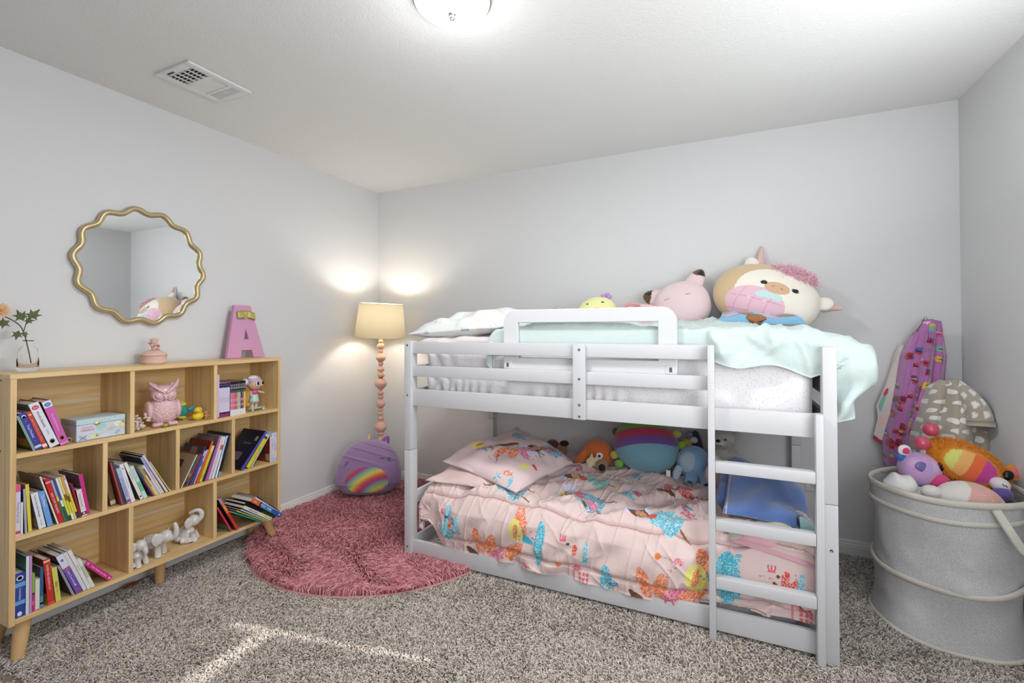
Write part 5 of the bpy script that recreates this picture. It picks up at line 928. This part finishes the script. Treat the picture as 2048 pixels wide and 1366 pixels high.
# three white elephants
pearl = mat('pearl_glaze', '#d6d1cc', .15, coat=.6, var=.08, vscale=30)
def elephant(label, loc, yaw, s, sit, trunk, head=(.055, 0, .075)):
    t = thing('elephant_figurine', label, 'elephant figurine', loc, 'white ceramic elephants on the bottom shelf'); Rz = eul(0, 0, yaw)*s; Tm = lambda VF: tr(VF, Rz, loc); h = np.array(head)
    if sit: parts = [ball((0, 0, .036), (.036, .032, .042), 32, 22, eul(0, 35, 0)), ball((-.018, 0, .02), (.032, .034, .0205), 28, 18)]; legs = [((.03, .018, .045), (.042, .022, 0)), ((.03, -.018, .045), (.042, -.022, 0)), ((-.01, .03, .014), (.028, .036, .008)), ((-.01, -.03, .014), (.028, -.036, .008))]
    else: parts = [ball((0, 0, .058), (.046, .033, .032), 32, 22)]; legs = [((.026, .018, .05), (.030, .020, 0)), ((.026, -.018, .05), (.030, -.020, 0)), ((-.028, .018, .05), (-.032, .02, 0)), ((-.028, -.018, .05), (-.032, -.02, 0))]
    mk('body', Tm(join(*parts)), pearl, t)
    for a_, b_ in legs: b_ = np.array(b_)+np.array((0, 0, .0)); mk('leg', Tm(tube([np.array(a_), (np.array(a_)+b_)/2, b_+np.array((0, 0, .006)), b_], [.0145, .0125, .013, .012], 16)), pearl, t)
    mk('head', Tm(ball(h, (.028, .026, .028), 28, 20)), pearl, t); tk = bez([h+np.array(q) for q in trunk], 8); mk('trunk', Tm(tube(tk, np.linspace(.0145, .0065, len(tk)), 14)), pearl, t)
    for s_ in (-1, 1):
        mk('ear', Tm(tr(puff(smooth_outline([(0, .016), (-.028, .024), (-.042, .0), (-.026, -.028), (.0, -.014)], 5), .005), eul(90, 0, -48*s_), h+np.array((.0, s_*.022, .002)))), pearl, t); mk('eye', Tm(ball(h+np.array((.018, s_*.0165, .007)), (.002, .002, .002), 10, 8)), mat('plush_dark', '#221b18', .7), t)
up1 = [(.018, 0, -.008), (.036, 0, -.002), (.042, 0, .02), (.038, 0, .045), (.032, 0, .055)]; up2 = [(.016, 0, -.002), (.030, 0, .012), (.032, 0, .034), (.018, 0, .047), (-.004, 0, .045), (-.018, 0, .038)]
elephant('small sitting white elephant half hidden behind the divider, leftmost of three', (.215, -1.905, Z0), 20, .92, True, [(.02, 0, -.006), (.03, 0, -.03), (.026, 0, -.05)], (.03, 0, .098))
elephant('standing white elephant with straight raised trunk, middle of the three', (.19, -1.815, Z0), 32, 1.13, False, up1, (.05, 0, .078)); elephant('sitting white elephant with curled raised trunk, rightmost of the three', (.17, -1.655, Z0), 48, 1.05, True, up2, (.034, 0, .095))
# ---------------------------------------------------------------- books
cov = mat('book_cover', vc=True, rough=.4, coat=.1); pag = mat('book_pages', '#dcd4c4', .9, var=.05, vscale=120)
INK = {}
def ink(c):
    return mat('ink_'+c.strip('#'), c, .5)
def cub(a, b): 
    V = [(x, y, z) for x in (a[0], b[0]) for y in (a[1], b[1]) for z in (a[2], b[2])]
    return np.array(V, float), [(0, 1, 3, 2), (4, 6, 7, 5), (0, 4, 5, 1), (2, 3, 7, 6), (0, 2, 6, 4), (1, 5, 7, 3)]
def book(y, z, xs, Tk, H, D, lean, right, spine, label, face=None, bands=(), title=None, marks=(), patch=(), back=None, tsize=.62, tpos=.5, pages_out=False, ycut=None, group=None, yaw=0.):
    """y,z is the lower corner the book stands on; lean in degrees, to the left unless right"""
    th = math.radians(lean); c, s = math.cos(th), math.sin(th)
    eT, eH = (np.array((0, c, -s)), np.array((0, s, c))) if right else (np.array((0, c, s)), np.array((0, -s, c)))
    eD = np.array((-1., 0, 0)); O = np.array((xs, y, z+.0004))-(eT*Tk if right else 0)
    if yaw:
        Ry = rotm('Z', math.radians(yaw)); eT, eH, eD = Ry@eT, Ry@eH, Ry@eD
    W_ = lambda V: O+np.outer(V[:, 0], eT)+np.outer(V[:, 1], eH)+np.outer(V[:, 2], eD)
    t = thing('book', label, 'book', tuple(O), group); b = min(.002, Tk*.16); ca, cs = lin(face or spine), lin(spine); Vs, Fs, Cs, n = [], [], [], 0
    def add(V, F, col):
        nonlocal n
        Vs.append(W_(V)); Fs.extend([tuple(i+n for i in f) for f in F]); Cs.extend([col]*len(F)); n += len(V)
    q0 = 0 if not pages_out else D
    add(*cub((0, 0, 0), (b, H, D)), ca); add(*cub((Tk-b, 0, 0), (Tk, H, D)), lin(back) if back else ca); add(*cub((b, 0, 0 if not pages_out else D-b), (Tk-b, H, b if not pages_out else D)), cs)
    def quad(t0, t1, h0, h1, col, e=.0004): add(np.array([(t0, h0, -e), (t1, h0, -e), (t1, h1, -e), (t0, h1, -e)]), [(0, 1, 2, 3)], lin(col))
    if not pages_out: quad(0, Tk, 0, H, spine, .0002)
    for f0, f1, col in bands: quad(0, Tk, H*f0, H*f1, col)
    for f, r, asp, col in marks:       # round or oval printed marks on the spine
        a = np.linspace(0, 2*PI, 17)[:-1]; add(np.stack([Tk/2+r*Tk*np.cos(a), H*f+r*Tk*asp*np.sin(a), np.full(16, -.0006)], 1), [tuple(range(16))], lin(col))
    for d0, d1, h0, h1, col in patch: add(np.array([(-.0003, H*h0, D*d0), (-.0003, H*h0, D*d1), (-.0003, H*h1, D*d1), (-.0003, H*h1, D*d0)]), [(0, 3, 2, 1)], lin(col))
    cv_ = mk('cover', (np.vstack(Vs), Fs), cov, t, False, ccol=Cs)
    V, F = cub((b, .003, b if not pages_out else .0), (Tk-b, H-.003, D-.004 if not pages_out else D-b)); mk('pages', (W_(V), F), pag, t, False)
    if title:
        for (tx, col, frac, pos, *sz) in title:
            V, F = text(tx, 1.); w = np.ptp(V[:, 0]); h = np.ptp(V[:, 1]); k = min(Tk*(sz[0] if sz else tsize)/h, H*frac/w); cx_ = (V[:, 0].max()+V[:, 0].min())/2; cy_ = (V[:, 1].max()+V[:, 1].min())/2
            L2 = np.stack([Tk/2+(V[:, 1]-cy_)*k, H*pos-(V[:, 0]-cx_)*k, np.where(V[:, 2] > 0, -.0011, -.0007)], 1); mk('title', (W_(L2), F), ink(col), cv_, False)
    return t
def poly(y, z, T_, H, lean):
    th = math.radians(lean); c, s = math.cos(th), math.sin(th); eT, eH = np.array((c, s)), np.array((-s, c)); O = np.array((y, z)); return np.array([O, O+eT*T_, O+eT*T_+eH*H, O+eH*H])
def hit(A, B, eps=-.0009):
    for P_ in (A, B):
        for i in range(4):
            e = P_[(i+1) % 4]-P_[i]; n_ = np.array((-e[1], e[0])); a, b = A@n_, B@n_; l = np.linalg.norm(n_)
            if a.max() < b.min()+eps*l or b.max() < a.min()+eps*l: return False
    return True
def row(lim, z, items, right=False, xs=.27, start=None):
    """packs books side by side from a divider so that neighbours touch without crossing; right=True packs from the right end"""
    prev = []; y0 = (-lim if right else lim)+.0006; last = start if start is not None else y0-.5
    for it in items:
        (Tk, H, D, lean, spine), label, kw = it[0], it[1], dict(it[2]); gap = kw.pop('gap', 0); dx = kw.pop('dx', 0)
        Tk, H, D = Tk/1000, H/1000, D/1000; y = max(last+gap, y0)
        while True:
            P_ = poly(y, 0, Tk, H, lean)
            if P_[:, 0].min() < y0 or any(hit(P_, q) for q in prev): y += .0006
            else: break
        prev.append(P_); prev = prev[-4:]; last = y
        book(-y if right else y, z, xs-dx, Tk, H, D, lean, right, spine, label, **kw)
PK, WHT, NV = '#cf5fae', '#dfe0e6', '#1d2148'
# top shelf, left compartment
Z2 -= .0012; Z0 -= .0025
row(-2.327, Z2, [
 ((8, 150, 170, 19, '#7fa09a'), 'dark green picture book leaning at the left end of the top shelf', dict(face='#2c4229', patch=((.05, .6, .1, .35, '#a77f2f'), (.2, .9, .45, .7, '#4a6a35')))),
 ((19, 158, 150, 19, '#3b3d9c'), 'blue spine book with white crescent moon leaning on the top shelf', dict(marks=((.90, .32, 1, '#e8e6f2'), (.885, .25, 1, '#3b3d9c'), (.78, .06, 1, '#e8e6f2'), (.24, .06, 1, '#e8e6f2')), bands=((.05, .11, '#cfcfe6'),), title=[('Tool Pocket', '#dfe0f2', .36, .5)])),
 ((14, 160, 150, 19, '#c0473f'), 'red spine book between the blue moon book and the thick white book', dict(marks=((.92, .33, 1, '#f0b356'),), bands=((.04, .12, '#e6dcd0'),), title=[('Little Flower and the Lost Children', '#e8a79a', .62, .5, .5)])),
 ((30, 192, 150, 20, '#dfe1ea'), 'thick white book with purple title and red oval number 2', dict(face='#4f6f78', back='#8f2530', marks=((.90, .36, .8, '#d2475a'), (.12, .26, 1.2, '#5a3a34'), (.11, .16, 1.2, '#dba99a')), title=[('2', '#f4eef0', .07, .90, .34), ('Amelia Bedelia', '#8a3558', .36, .63, .44), ('by Parish', '#8c93c0', .16, .34, .2)])),
 ((27, 194, 150, 18, PK), 'thick pink book with white top and blue oval number 1', dict(face='#8e2932', bands=((.86, 1, '#e2dfe6'), (.03, .05, '#e6b3d8')), marks=((.92, .38, .75, '#3a78bf'), (.16, .25, 1.3, '#7a4a3a'), (.155, .15, 1.3, '#e3c08a')), title=[('1', '#eef2f8', .06, .92, .34), ('My Little Bookworm', '#f0cfe4', .42, .52, .3)])),
], start=-2.30)
# top shelf, right compartment: two boxed series and a tall lilac book
row(-1.561, Z2, [((14, 232, 150, 0, '#cdb9d8'), 'tall purple book with lilac spine at the left of the top right compartment', dict(face='#54386a', bands=((.0, .03, '#8d6fa5'),)))])
y = -1.541
for i in range(5): book(y+.0115*i, Z2, .262, .0108, .182, .135, 0, False, '#d6cde0', 'slim lilac-white paperback with navy top and magenta foot in the top right compartment', bands=((.87, 1, NV), (.0, .10, '#8a2a6a'), (.10, .15, '#2a1c3c')), marks=((.94, .22, 1, '#6d86c4'),), title=[('Fairy School', '#9a86b5', .45, .5, .5)], group='slim lilac paperbacks on the top shelf')
y = -1.480
for i, c_ in enumerate(('#c77fc0', '#d98a4a', '#d0609a', '#c65aa0', '#c9b83f', '#8fc0d8', '#3a3f6b', '#cf5a3a', '#e3cf3a')): book(y+.0098*i, Z2, .262, .0093, .186, .130, 0, False, c_, 'narrow paperback with black top and white foot in the tall rainbow set beside the doll' if False else ('%s banded narrow paperback with black top, %s' % (('mauve', 'orange', 'rose', 'pink', 'olive yellow', 'pale blue', 'navy', 'red', 'bright yellow')[i], 'in the set beside the doll')), bands=((.74, 1, '#17171b'), (.67, .74, '#3f6157'), (.0, .17, '#dfdfe4')), marks=((.80, .28, 1.6, '#cfcfd4'), (.90, .26, 1.2, '#b9b9c4'), (.45, .3, 3, '#d9a9b5'), (.3, .25, 2.5, '#e0c9a5')), title=[('DIARY', '#c9cfd2', .16, .86, .5)], group='black-topped paperback set on the top shelf')
# middle shelf, first compartment
row(-2.327, Z1, [
 ((15, 192, 150, 0, '#d3d3e8'), 'white-lilac spine book with pink top, first on the middle shelf', dict(bands=((.86, 1, '#e0578c'), (.03, .09, '#cf4650')), title=[('Princess Pony Club', '#c26a86', .6, .45)])),
 ((6, 122, 140, 0, '#e3dfe0'), 'thin short white booklet standing beside the white-lilac spine book', dict()),
 ((7, 172, 190, 2, '#a9a9b4'), 'navy picture book with cover showing on the middle shelf', dict(face='#20244c', patch=((.1, .35, .55, .85, '#6b5a7a'), (.4, .8, .3, .7, '#2f3a66')), gap=.006)),
 ((10, 186, 180, 3, '#e3cf4a'), 'yellow spine book behind the navy picture book', dict(face='#b0702c', dx=.004)),
 ((21, 148, 150, 10, '#dfe2ea'), 'white spine book with blue title beside the light blue book', dict(face='#8b8894', title=[('I Love You Little Monster', '#3f5a8c', .62, .62, .5), ('tiny tales', '#9fb0c4', .2, .16, .3)], patch=((.05, .5, .05, .3, '#c7b79a'),), gap=.012)),
 ((17, 148, 150, 11, '#6f9fe0'), 'light blue spine book with dark starry cover on the middle shelf', dict(face='#1f3a6b', title=[('The Flower', '#e2ecf8', .34, .72, .55)], patch=((.2, .8, .1, .35, '#6f8a86'),))),
 ((5, 212, 190, 15, '#e6ddd4'), 'tall thin white picture book leaning over the short books', dict(face='#9c8d86', patch=tuple((.15, .8, .56+.035*k, .567+.035*k, '#7a6c68') for k in range(9)))),
 ((15, 196, 170, 14, '#c4232b'), 'glossy red spine book with white letters on the middle shelf', dict(bands=((.9, .93, '#e6b0a8'),), title=[('HERE COME THE BEARS', '#ecd9d6', .5, .45, .4)])),
 ((6, 186, 165, 14, '#9fb8c0'), 'thin pale blue paperback first of the multicoloured stack', dict(bands=((0, .5, '#3a7a4a'), (.5, .6, '#d4d94a')))),
 ((7, 188, 165, 14, '#4a4a9a'), 'thin violet-blue paperback in the multicoloured stack', dict(bands=((0, .35, '#2f5a4a'), (.35, .5, '#e6e3d6')))),
 ((7, 190, 165, 14, '#e3e3dc'), 'thin white and lime paperback in the multicoloured stack', dict(bands=((.0, .12, '#26443a'), (.12, .55, '#cfd84a')))),
 ((7, 192, 165, 14, '#dcd08a'), 'thin straw-coloured paperback in the multicoloured stack', dict(bands=((.0, .15, '#e8e6e0'), (.15, .45, '#d9c93a'), (.45, .6, '#8a5a2a')))),
 ((6, 192, 165, 14, '#d9a05a'), 'thin orange and brown paperback in the multicoloured stack', dict(bands=((.0, .4, '#e2d44a'), (.4, .55, '#7a4a24')))),
 ((7, 194, 165, 14, '#e4dfe4'), 'thin white-topped yellow paperback last of the multicoloured stack', dict(bands=((.0, .15, '#27406a'), (.15, .6, '#e0cf3a'), (.9, 1, '#b8a9b5')))),
 ((7, 152, 150, 12, '#8e1f30'), 'thin dark red book between the paperbacks and the magenta binder', dict()),
 ((17, 118, 120, 10, '#e4d6da'), 'small white book with black emblem at its foot', dict(face='#8f7d80', bands=((.05, .16, '#1d1a1c'),), marks=((.105, .28, .8, '#d8cfa9'),), title=[('Sweet Dreams', '#a9929a', .5, .6, .4)])),
 ((13, 178, 170, 9, '#c92f86'), 'magenta binder at the right end of the middle left compartment', dict(face='#6d5f60', dx=.01)),
])
# middle shelf, second compartment
row(-2.039, Z1, [
 ((20, 150, 170, 11, '#6f5a34'), 'olive-brown book in the corner of the second middle compartment', dict(face='#4f3f26', bands=((.04, .16, '#c9bd9d'),), dx=.03)),
 ((6, 205, 180, 13, '#b84a55'), 'thin red album leaning in the second middle compartment', dict(face='#7a2a30')),
 ((7, 205, 180, 13, '#45454c'), 'thin charcoal album leaning beside the red album', dict()),
 ((14, 172, 150, 15, '#aebfe0'), 'pale blue spine book with pink and blue letters', dict(title=[('LITTLE MERMAIDS', '#8a6fae', .6, .45, .6)], bands=((.03, .10, '#c22f6a'),))),
 ((15, 188, 150, 15, '#e2e1ea'), 'white spine book with small red mark beside the pale blue book', dict(marks=((.88, .18, 1.3, '#c9464f'),), title=[('once upon a garden', '#b9a9c0', .5, .5, .35)])),
 ((13, 196, 160, 20, '#e3dfdc'), 'cream-edged white book in the middle of the second compartment', dict(face='#4b4436', marks=((.08, .3, 1, '#4a4a4c'),), title=[('PIP AND POSY', '#b98a8f', .4, .65, .35)], gap=.01)),
 ((15, 172, 150, 20, '#bfe0d4'), 'mint spine book with green square label', dict(bands=((.22, .52, '#6fbf98'),), marks=((.40, .14, 1, '#2f4a40'),), title=[('Moon Tale', '#8fb8a9', .3, .75, .5)])),
 ((5, 168, 160, 26, '#4a2f6a'), 'thin dark purple paperback below the orange ones', dict(gap=.006)),
 ((5, 168, 160, 26, '#d98a3c'), 'thin orange-striped paperback in the second compartment', dict(bands=((.6, 1, '#4f6a4a'),))),
 ((5, 170, 160, 26, '#a9a04a'), 'thin olive paperback in the second compartment', dict(bands=((.0, .3, '#d9d48a'),))),
 ((5, 170, 160, 26, '#dcd9cf'), 'thin off-white paperback beside the olive one', dict(bands=((.7, 1, '#8fa08c'),))),
 ((5, 172, 160, 26, '#c0bcae'), 'thin grey-beige paperback in the second compartment', dict(bands=((.5, .9, '#9a4a3a'),))),
 ((6, 172, 160, 26, '#dfdfe6'), 'thin white paperback right of the grey-beige one', dict()),
 ((9, 214, 185, 26, '#9a9fce'), 'tall periwinkle picture book with dark purple cover', dict(face='#2a1c40', bands=((.0, .35, '#d9cfc6'), (.35, .6, '#cdb9c9')))),
 ((10, 224, 185, 27, '#cfc6d6'), 'tallest pastel picture book with dark teal cover in the second compartment', dict(face='#1f2c34', bands=((.0, .4, '#d5c9cf'), (.75, .9, '#c9b9d6')))),
 ((4, 186, 170, 28, '#d9d08a'), 'thin yellow-edged booklet at the right of the second compartment', dict(face='#8a8a7a', bands=((.45, .6, '#c9bf2f'),))),
])
# middle shelf, third compartment (leaning to the right)
row(-1.481, Z1, [
 ((12, 226, 180, 15, '#171a2c'), 'tall navy-black picture book rightmost in the third compartment', dict(bands=((.0, .12, '#7f9fb0'), (.9, .95, '#33415c')))),
 ((10, 218, 170, 16, '#a9cbe6'), 'pale blue spine book beside the navy-black picture book', dict(face='#5a6a7a', bands=((.0, .5, '#dfe3ea'),))),
 ((13, 216, 170, 17, '#e2dde6'), 'white spine book with orange patch near its top', dict(bands=((.68, .80, '#c9603f'),))),
 ((10, 222, 170, 18, '#e3d3e2'), 'pale pink spine book in the third compartment', dict(bands=((.0, .55, '#d9cbe0'),))),
 ((11, 226, 180, 19, '#b95fae'), 'tall orchid spine book with dark grey cover', dict(face='#6a5a60', patch=((.2, .8, .7, .95, '#8a7078'),), bands=((.8, 1, '#c26a94'),))),
 ((7, 176, 165, 20, '#3f2350'), 'thin dark purple book between the orchid and yellow spines', dict()),
 ((13, 184, 165, 21, '#d9c728'), 'bright yellow spine book in the third compartment', dict(bands=((.82, 1, '#e3dc8a'), (.1, .2, '#9fbf3a')))),
 ((10, 212, 180, 22, '#d5632f'), 'orange spine book with dark red cover', dict(face='#6b1c1e')),
 ((9, 172, 160, 23, '#c9a9d0'), 'lilac-pink mottled spine book in the third compartment', dict(face='#4a4a52', bands=((.0, .3, '#d98a94'), (.5, .65, '#8a6fb0')))),
 ((6, 170, 160, 24, '#4a5aa8'), 'slim blue spine book in the third compartment', dict(bands=((.85, 1, '#cfd3e6'),))),
 ((6, 196, 170, 25, '#33407f'), 'thin dark blue picture book with shadowy cover', dict(face='#453a3c', patch=((.3, .6, .7, .95, '#7d6a60'),))),
 ((6, 160, 160, 26, '#a83a34'), 'thin brick-red book near the left of the third compartment', dict()),
 ((11, 156, 160, 26, '#3f5a58'), 'dark teal patterned spine book in the third compartment', dict(bands=((.3, .42, '#a9763a'), (.05, .15, '#22332f')))),
 ((5, 162, 165, 27, '#e0d6c6'), 'tan picture book with dark print leftmost in the third compartment', dict(face='#a38a72', patch=((.45, .75, .55, .8, '#3c332c'),))),
], right=True)
# middle shelf, right compartment
row(-1.198, Z1, [
 ((17, 168, 140, 0, '#c9cfea'), 'pastel spine book with dots standing rightmost on the middle shelf', dict(bands=((.0, .12, '#a9c0e6'), (.12, .3, '#e3d8c4'), (.55, .8, '#dcc9dc')), marks=((.9, .2, 1, '#5a6aa0'), (.17, .14, 1, '#c94a5a')), title=[('Hello Kitten', '#7a86b5', .4, .5, .35)], gap=.016)),
 ((17, 168, 140, 0, '#c4cdea'), 'pastel spine book with grey band, second from the right on the middle shelf', dict(bands=((.0, .1, '#a9c0e6'), (.25, .5, '#dfd3dc'), (.8, .9, '#dcd9c0')), marks=((.62, .14, 1, '#5a6aa0'), (.14, .14, 1, '#c94a5a')), title=[('Hello Puppy', '#a088b0', .4, .5, .35)])),
 ((10, 150, 140, 0, '#e0d2c9'), 'cream spine book with red cover and dark portrait beside the pastel books', dict(face='#8e2a20', patch=((.3, .75, .25, .7, '#3c4030'), (.02, .25, .06, .32, '#b09a78')), gap=.002)),
 ((6, 176, 150, 35, '#33557a'), 'thin blue booklet under the leaning yellow book', dict(gap=.02, dx=.01)),
 ((5, 205, 160, 36, '#cfd6c4'), 'thin pale green booklet under the leaning yellow book', dict()),
 ((22, 205, 160, 38, '#ddd02c'), 'yellow spine book leaning under the navy book in the right middle compartment', dict(face='#3a3a24', bands=((.86, .93, '#4a4422'), (.93, 1, '#d9cfae')), title=[('JOKES FOR KIDS', '#a89a20', .5, .45, .4)])),
 ((16, 236, 190, 40, '#4a52b5'), 'large navy hardback leaning right across the middle right compartment', dict(face='#14142c', patch=((.25, .6, .62, .66, '#5a5a70'), (.35, .8, .2, .4, '#6f6070'), (.1, .22, .72, .84, '#8a8a5a')), dx=-.004)),
], right=True)
# bottom shelf, left compartment
row(-2.327, Z0, [
 ((30, 168, 150, 0, '#2d429c'), 'thick blue encyclopedia with pale bands at the left end of the bottom shelf', dict(bands=((.68, .78, '#6fa4d8'), (.28, .37, '#6fa4d8'), (.37, .68, '#33479e')), marks=((.88, .33, 1, '#dfe3ee'), (.88, .22, 1, '#3a4a80'), (.075, .22, 1.3, '#dfe3ee')), title=[('WORD BOOK', '#cfd9ee', .28, .52, .34), ('of things', '#cfd9ee', .16, .46, .2)])),
 ((9, 222, 180, 0, '#cfe0e6'), 'tall teal picture book beside the blue encyclopedia', dict(face='#2f6f74', patch=((.5, .9, .6, .95, '#7a5a46'), (.0, .12, .03, .14, '#8fa9ad')), dx=-.002)),
 ((7, 220, 175, 0, '#c98bc0'), 'tall thin orchid pink book beside the teal picture book', dict(dx=-.002)),
 ((7, 148, 130, 0, '#8db04a'), 'thin green and magenta spine book in front of the red storybook', dict(bands=((.0, .45, '#c42a86'), (.45, .49, '#25252a')), title=[('Fairies', '#e8d0e2', .25, .22, .6)])),
 ((14, 122, 110, 0, '#d9d3c6'), 'short white book turned with its pages facing out', dict(pages_out=True, face='#c9c4bb')),
 ((9, 160, 150, 0, '#2f5f8f'), 'blue spine book with grey cover left of the red storybook', dict(face='#4f5450', bands=((.0, .3, '#5a86a9'), (.1, .14, '#cfd6dc')))),
 ((20, 186, 165, 5, '#c9332f'), 'thick red storybook with white capital letters on the bottom shelf', dict(face='#6f1d1a', bands=((.0, .05, '#d9564a'), (.93, .97, '#e3c9a0')), title=[('WHERE DID GRANDPA GO', '#ecd9cf', .55, .6, .5)], patch=((.0, .45, .0, .25, '#c9a93a'),))),
 ((16, 142, 140, 6, '#d2cd62'), 'yellow-green spine book beside the red storybook', dict(title=[('NAN', '#4a4422', .16, .5, .6), ('and pip', '#8a8442', .2, .32, .3)])),
 ((8, 150, 170, 19, '#9a8fa8'), 'thin black-covered book leaning under the purple book', dict(face='#1c1420', gap=.014)),
 ((22, 192, 160, 20, '#6f52ae'), 'purple spine book with white top and small red emblem', dict(face='#34205c', bands=((.67, 1, '#dcd9e6'), (.58, .66, '#8a5a9a')), marks=((.86, .2, 1.4, '#6f62b0'), (.62, .18, 1, '#d26a7a'), (.09, .22, 1.1, '#d2506a'), (.2, .14, 1.3, '#d9d0e6')), title=[('Little Tree House', '#e3dcf2', .36, .4, .4)])),
 ((12, 196, 160, 20, '#dcd8dc'), 'white spine paperback with olive cover behind the purple book', dict(face='#8a7f2c', dx=.002)),
 ((12, 200, 160, 20, '#e2dee0'), 'white spine paperback with small grey title at the bottom left', dict(title=[('a garden of tales', '#9a95a0', .5, .55, .35)])),
 ((11, 150, 150, 20, '#dfe0d4'), 'white and sage spine book rightmost of the leaning white ones', dict(bands=((.35, .75, '#b9c4ae'),))),
 ((19, 140, 140, 38, '#cf2f86'), 'magenta spine book with white title sliding at the end of the bottom left row', dict(face='#8a6a34', back='#a8246c', title=[('Dear Charm from Bree', '#f4d9ea', .6, .48, .45)], marks=((.92, .25, 1, '#e89ac4'), (.06, .2, 1, '#f0c0dc')), gap=.0)),
])
# bottom shelf, right compartment: books sliding out over the front edge
row(-1.561, Z0, [
 ((8, 170, 170, 27, '#d5404a'), 'red patterned book with teal-grey cover foot in the bottom right compartment', dict(face='#7a1f1a', patch=((.0, 1, .0, .25, '#5f7a78'), (.3, .5, .5, .6, '#a8542f'), (.6, .8, .7, .8, '#a8542f'))), ),
 ((14, 222, 175, 27, '#d83a2f'), 'glossy red spine book with orange and lilac top in the bottom right compartment', dict(face='#3a2c3c', bands=((.55, .86, '#e8762c'), (.86, 1, '#a98fb0')), title=[('BUGS', '#f0d9b0', .2, .7, .5)], dx=-.012)),
 ((8, 200, 170, 56, '#2f8f8a'), 'thin teal book lowest of the slanted books sliding off the bottom shelf', dict(dx=-.045, gap=.010, face='#3f4a4a')),
 ((6, 205, 170, 55, '#d6d35a'), 'thin yellow book above the teal one in the slanted pile', dict(dx=-.05, face='#2a2a22')),
 ((7, 205, 170, 54, '#c3c8d6'), 'thin pale grey-blue book in the slanted pile', dict(dx=-.06, face='#1c1c1e')),
 ((17, 212, 170, 53, '#e0dcae'), 'cream book with dark title in the slanted pile', dict(dx=-.066, face='#201e1c', bands=((.45, .97, '#dcd9d6'),), title=[('Ballerina Kitten', '#4a4034', .5, .66, .42), ('stories', '#9a7a4a', .14, .2, .3)], marks=((.06, .2, 1, '#2c2822'),))),
 ((13, 232, 175, 52, '#2c4a26'), 'black and green hardback in the slanted pile below the blue book', dict(dx=-.06, face='#14140f', bands=((.45, 1, '#12120f'),))),
 ((24, 236, 175, 50, '#2a5cae'), 'blue hardback with orange top in the slanted pile over the rug edge', dict(dx=-.075, face='#8a8a88', bands=((.74, 1, '#dd6a34'), (.32, .74, '#4a86bf'), (.70, .74, '#2c4a80')), title=[('STORY', '#dff0f4', .17, .63, .45), ('TIME', '#dff0f4', .14, .42, .45), ('tales', '#f4d0b0', .12, .88, .35)], marks=((.06, .2, 1, '#dfe6f4'),))),
 ((9, 215, 170, 48, '#d9d5d9'), 'thin white book resting on top of the blue hardback', dict(dx=-.03, face='#7a3a34')),
 ((8, 200, 170, 47, '#26264a'), 'thin navy book near the top of the slanted pile', dict(dx=-.005, face='#4a3a5c', bands=((.5, .75, '#8a4a5a'),))),
], xs=.275)
# a plastic clip dropped under the bookcase
cp = thing('hair_clip', 'small oval brown hair clip on the carpet under the bookcase', 'hair clip', (.075, -1.855, .012)); mk('clip', ball((.075, -1.85, .020), (.022, .034, .008), 28, 16), mat('tortoise', '#8a4a24', .3, coat=.4), cp)
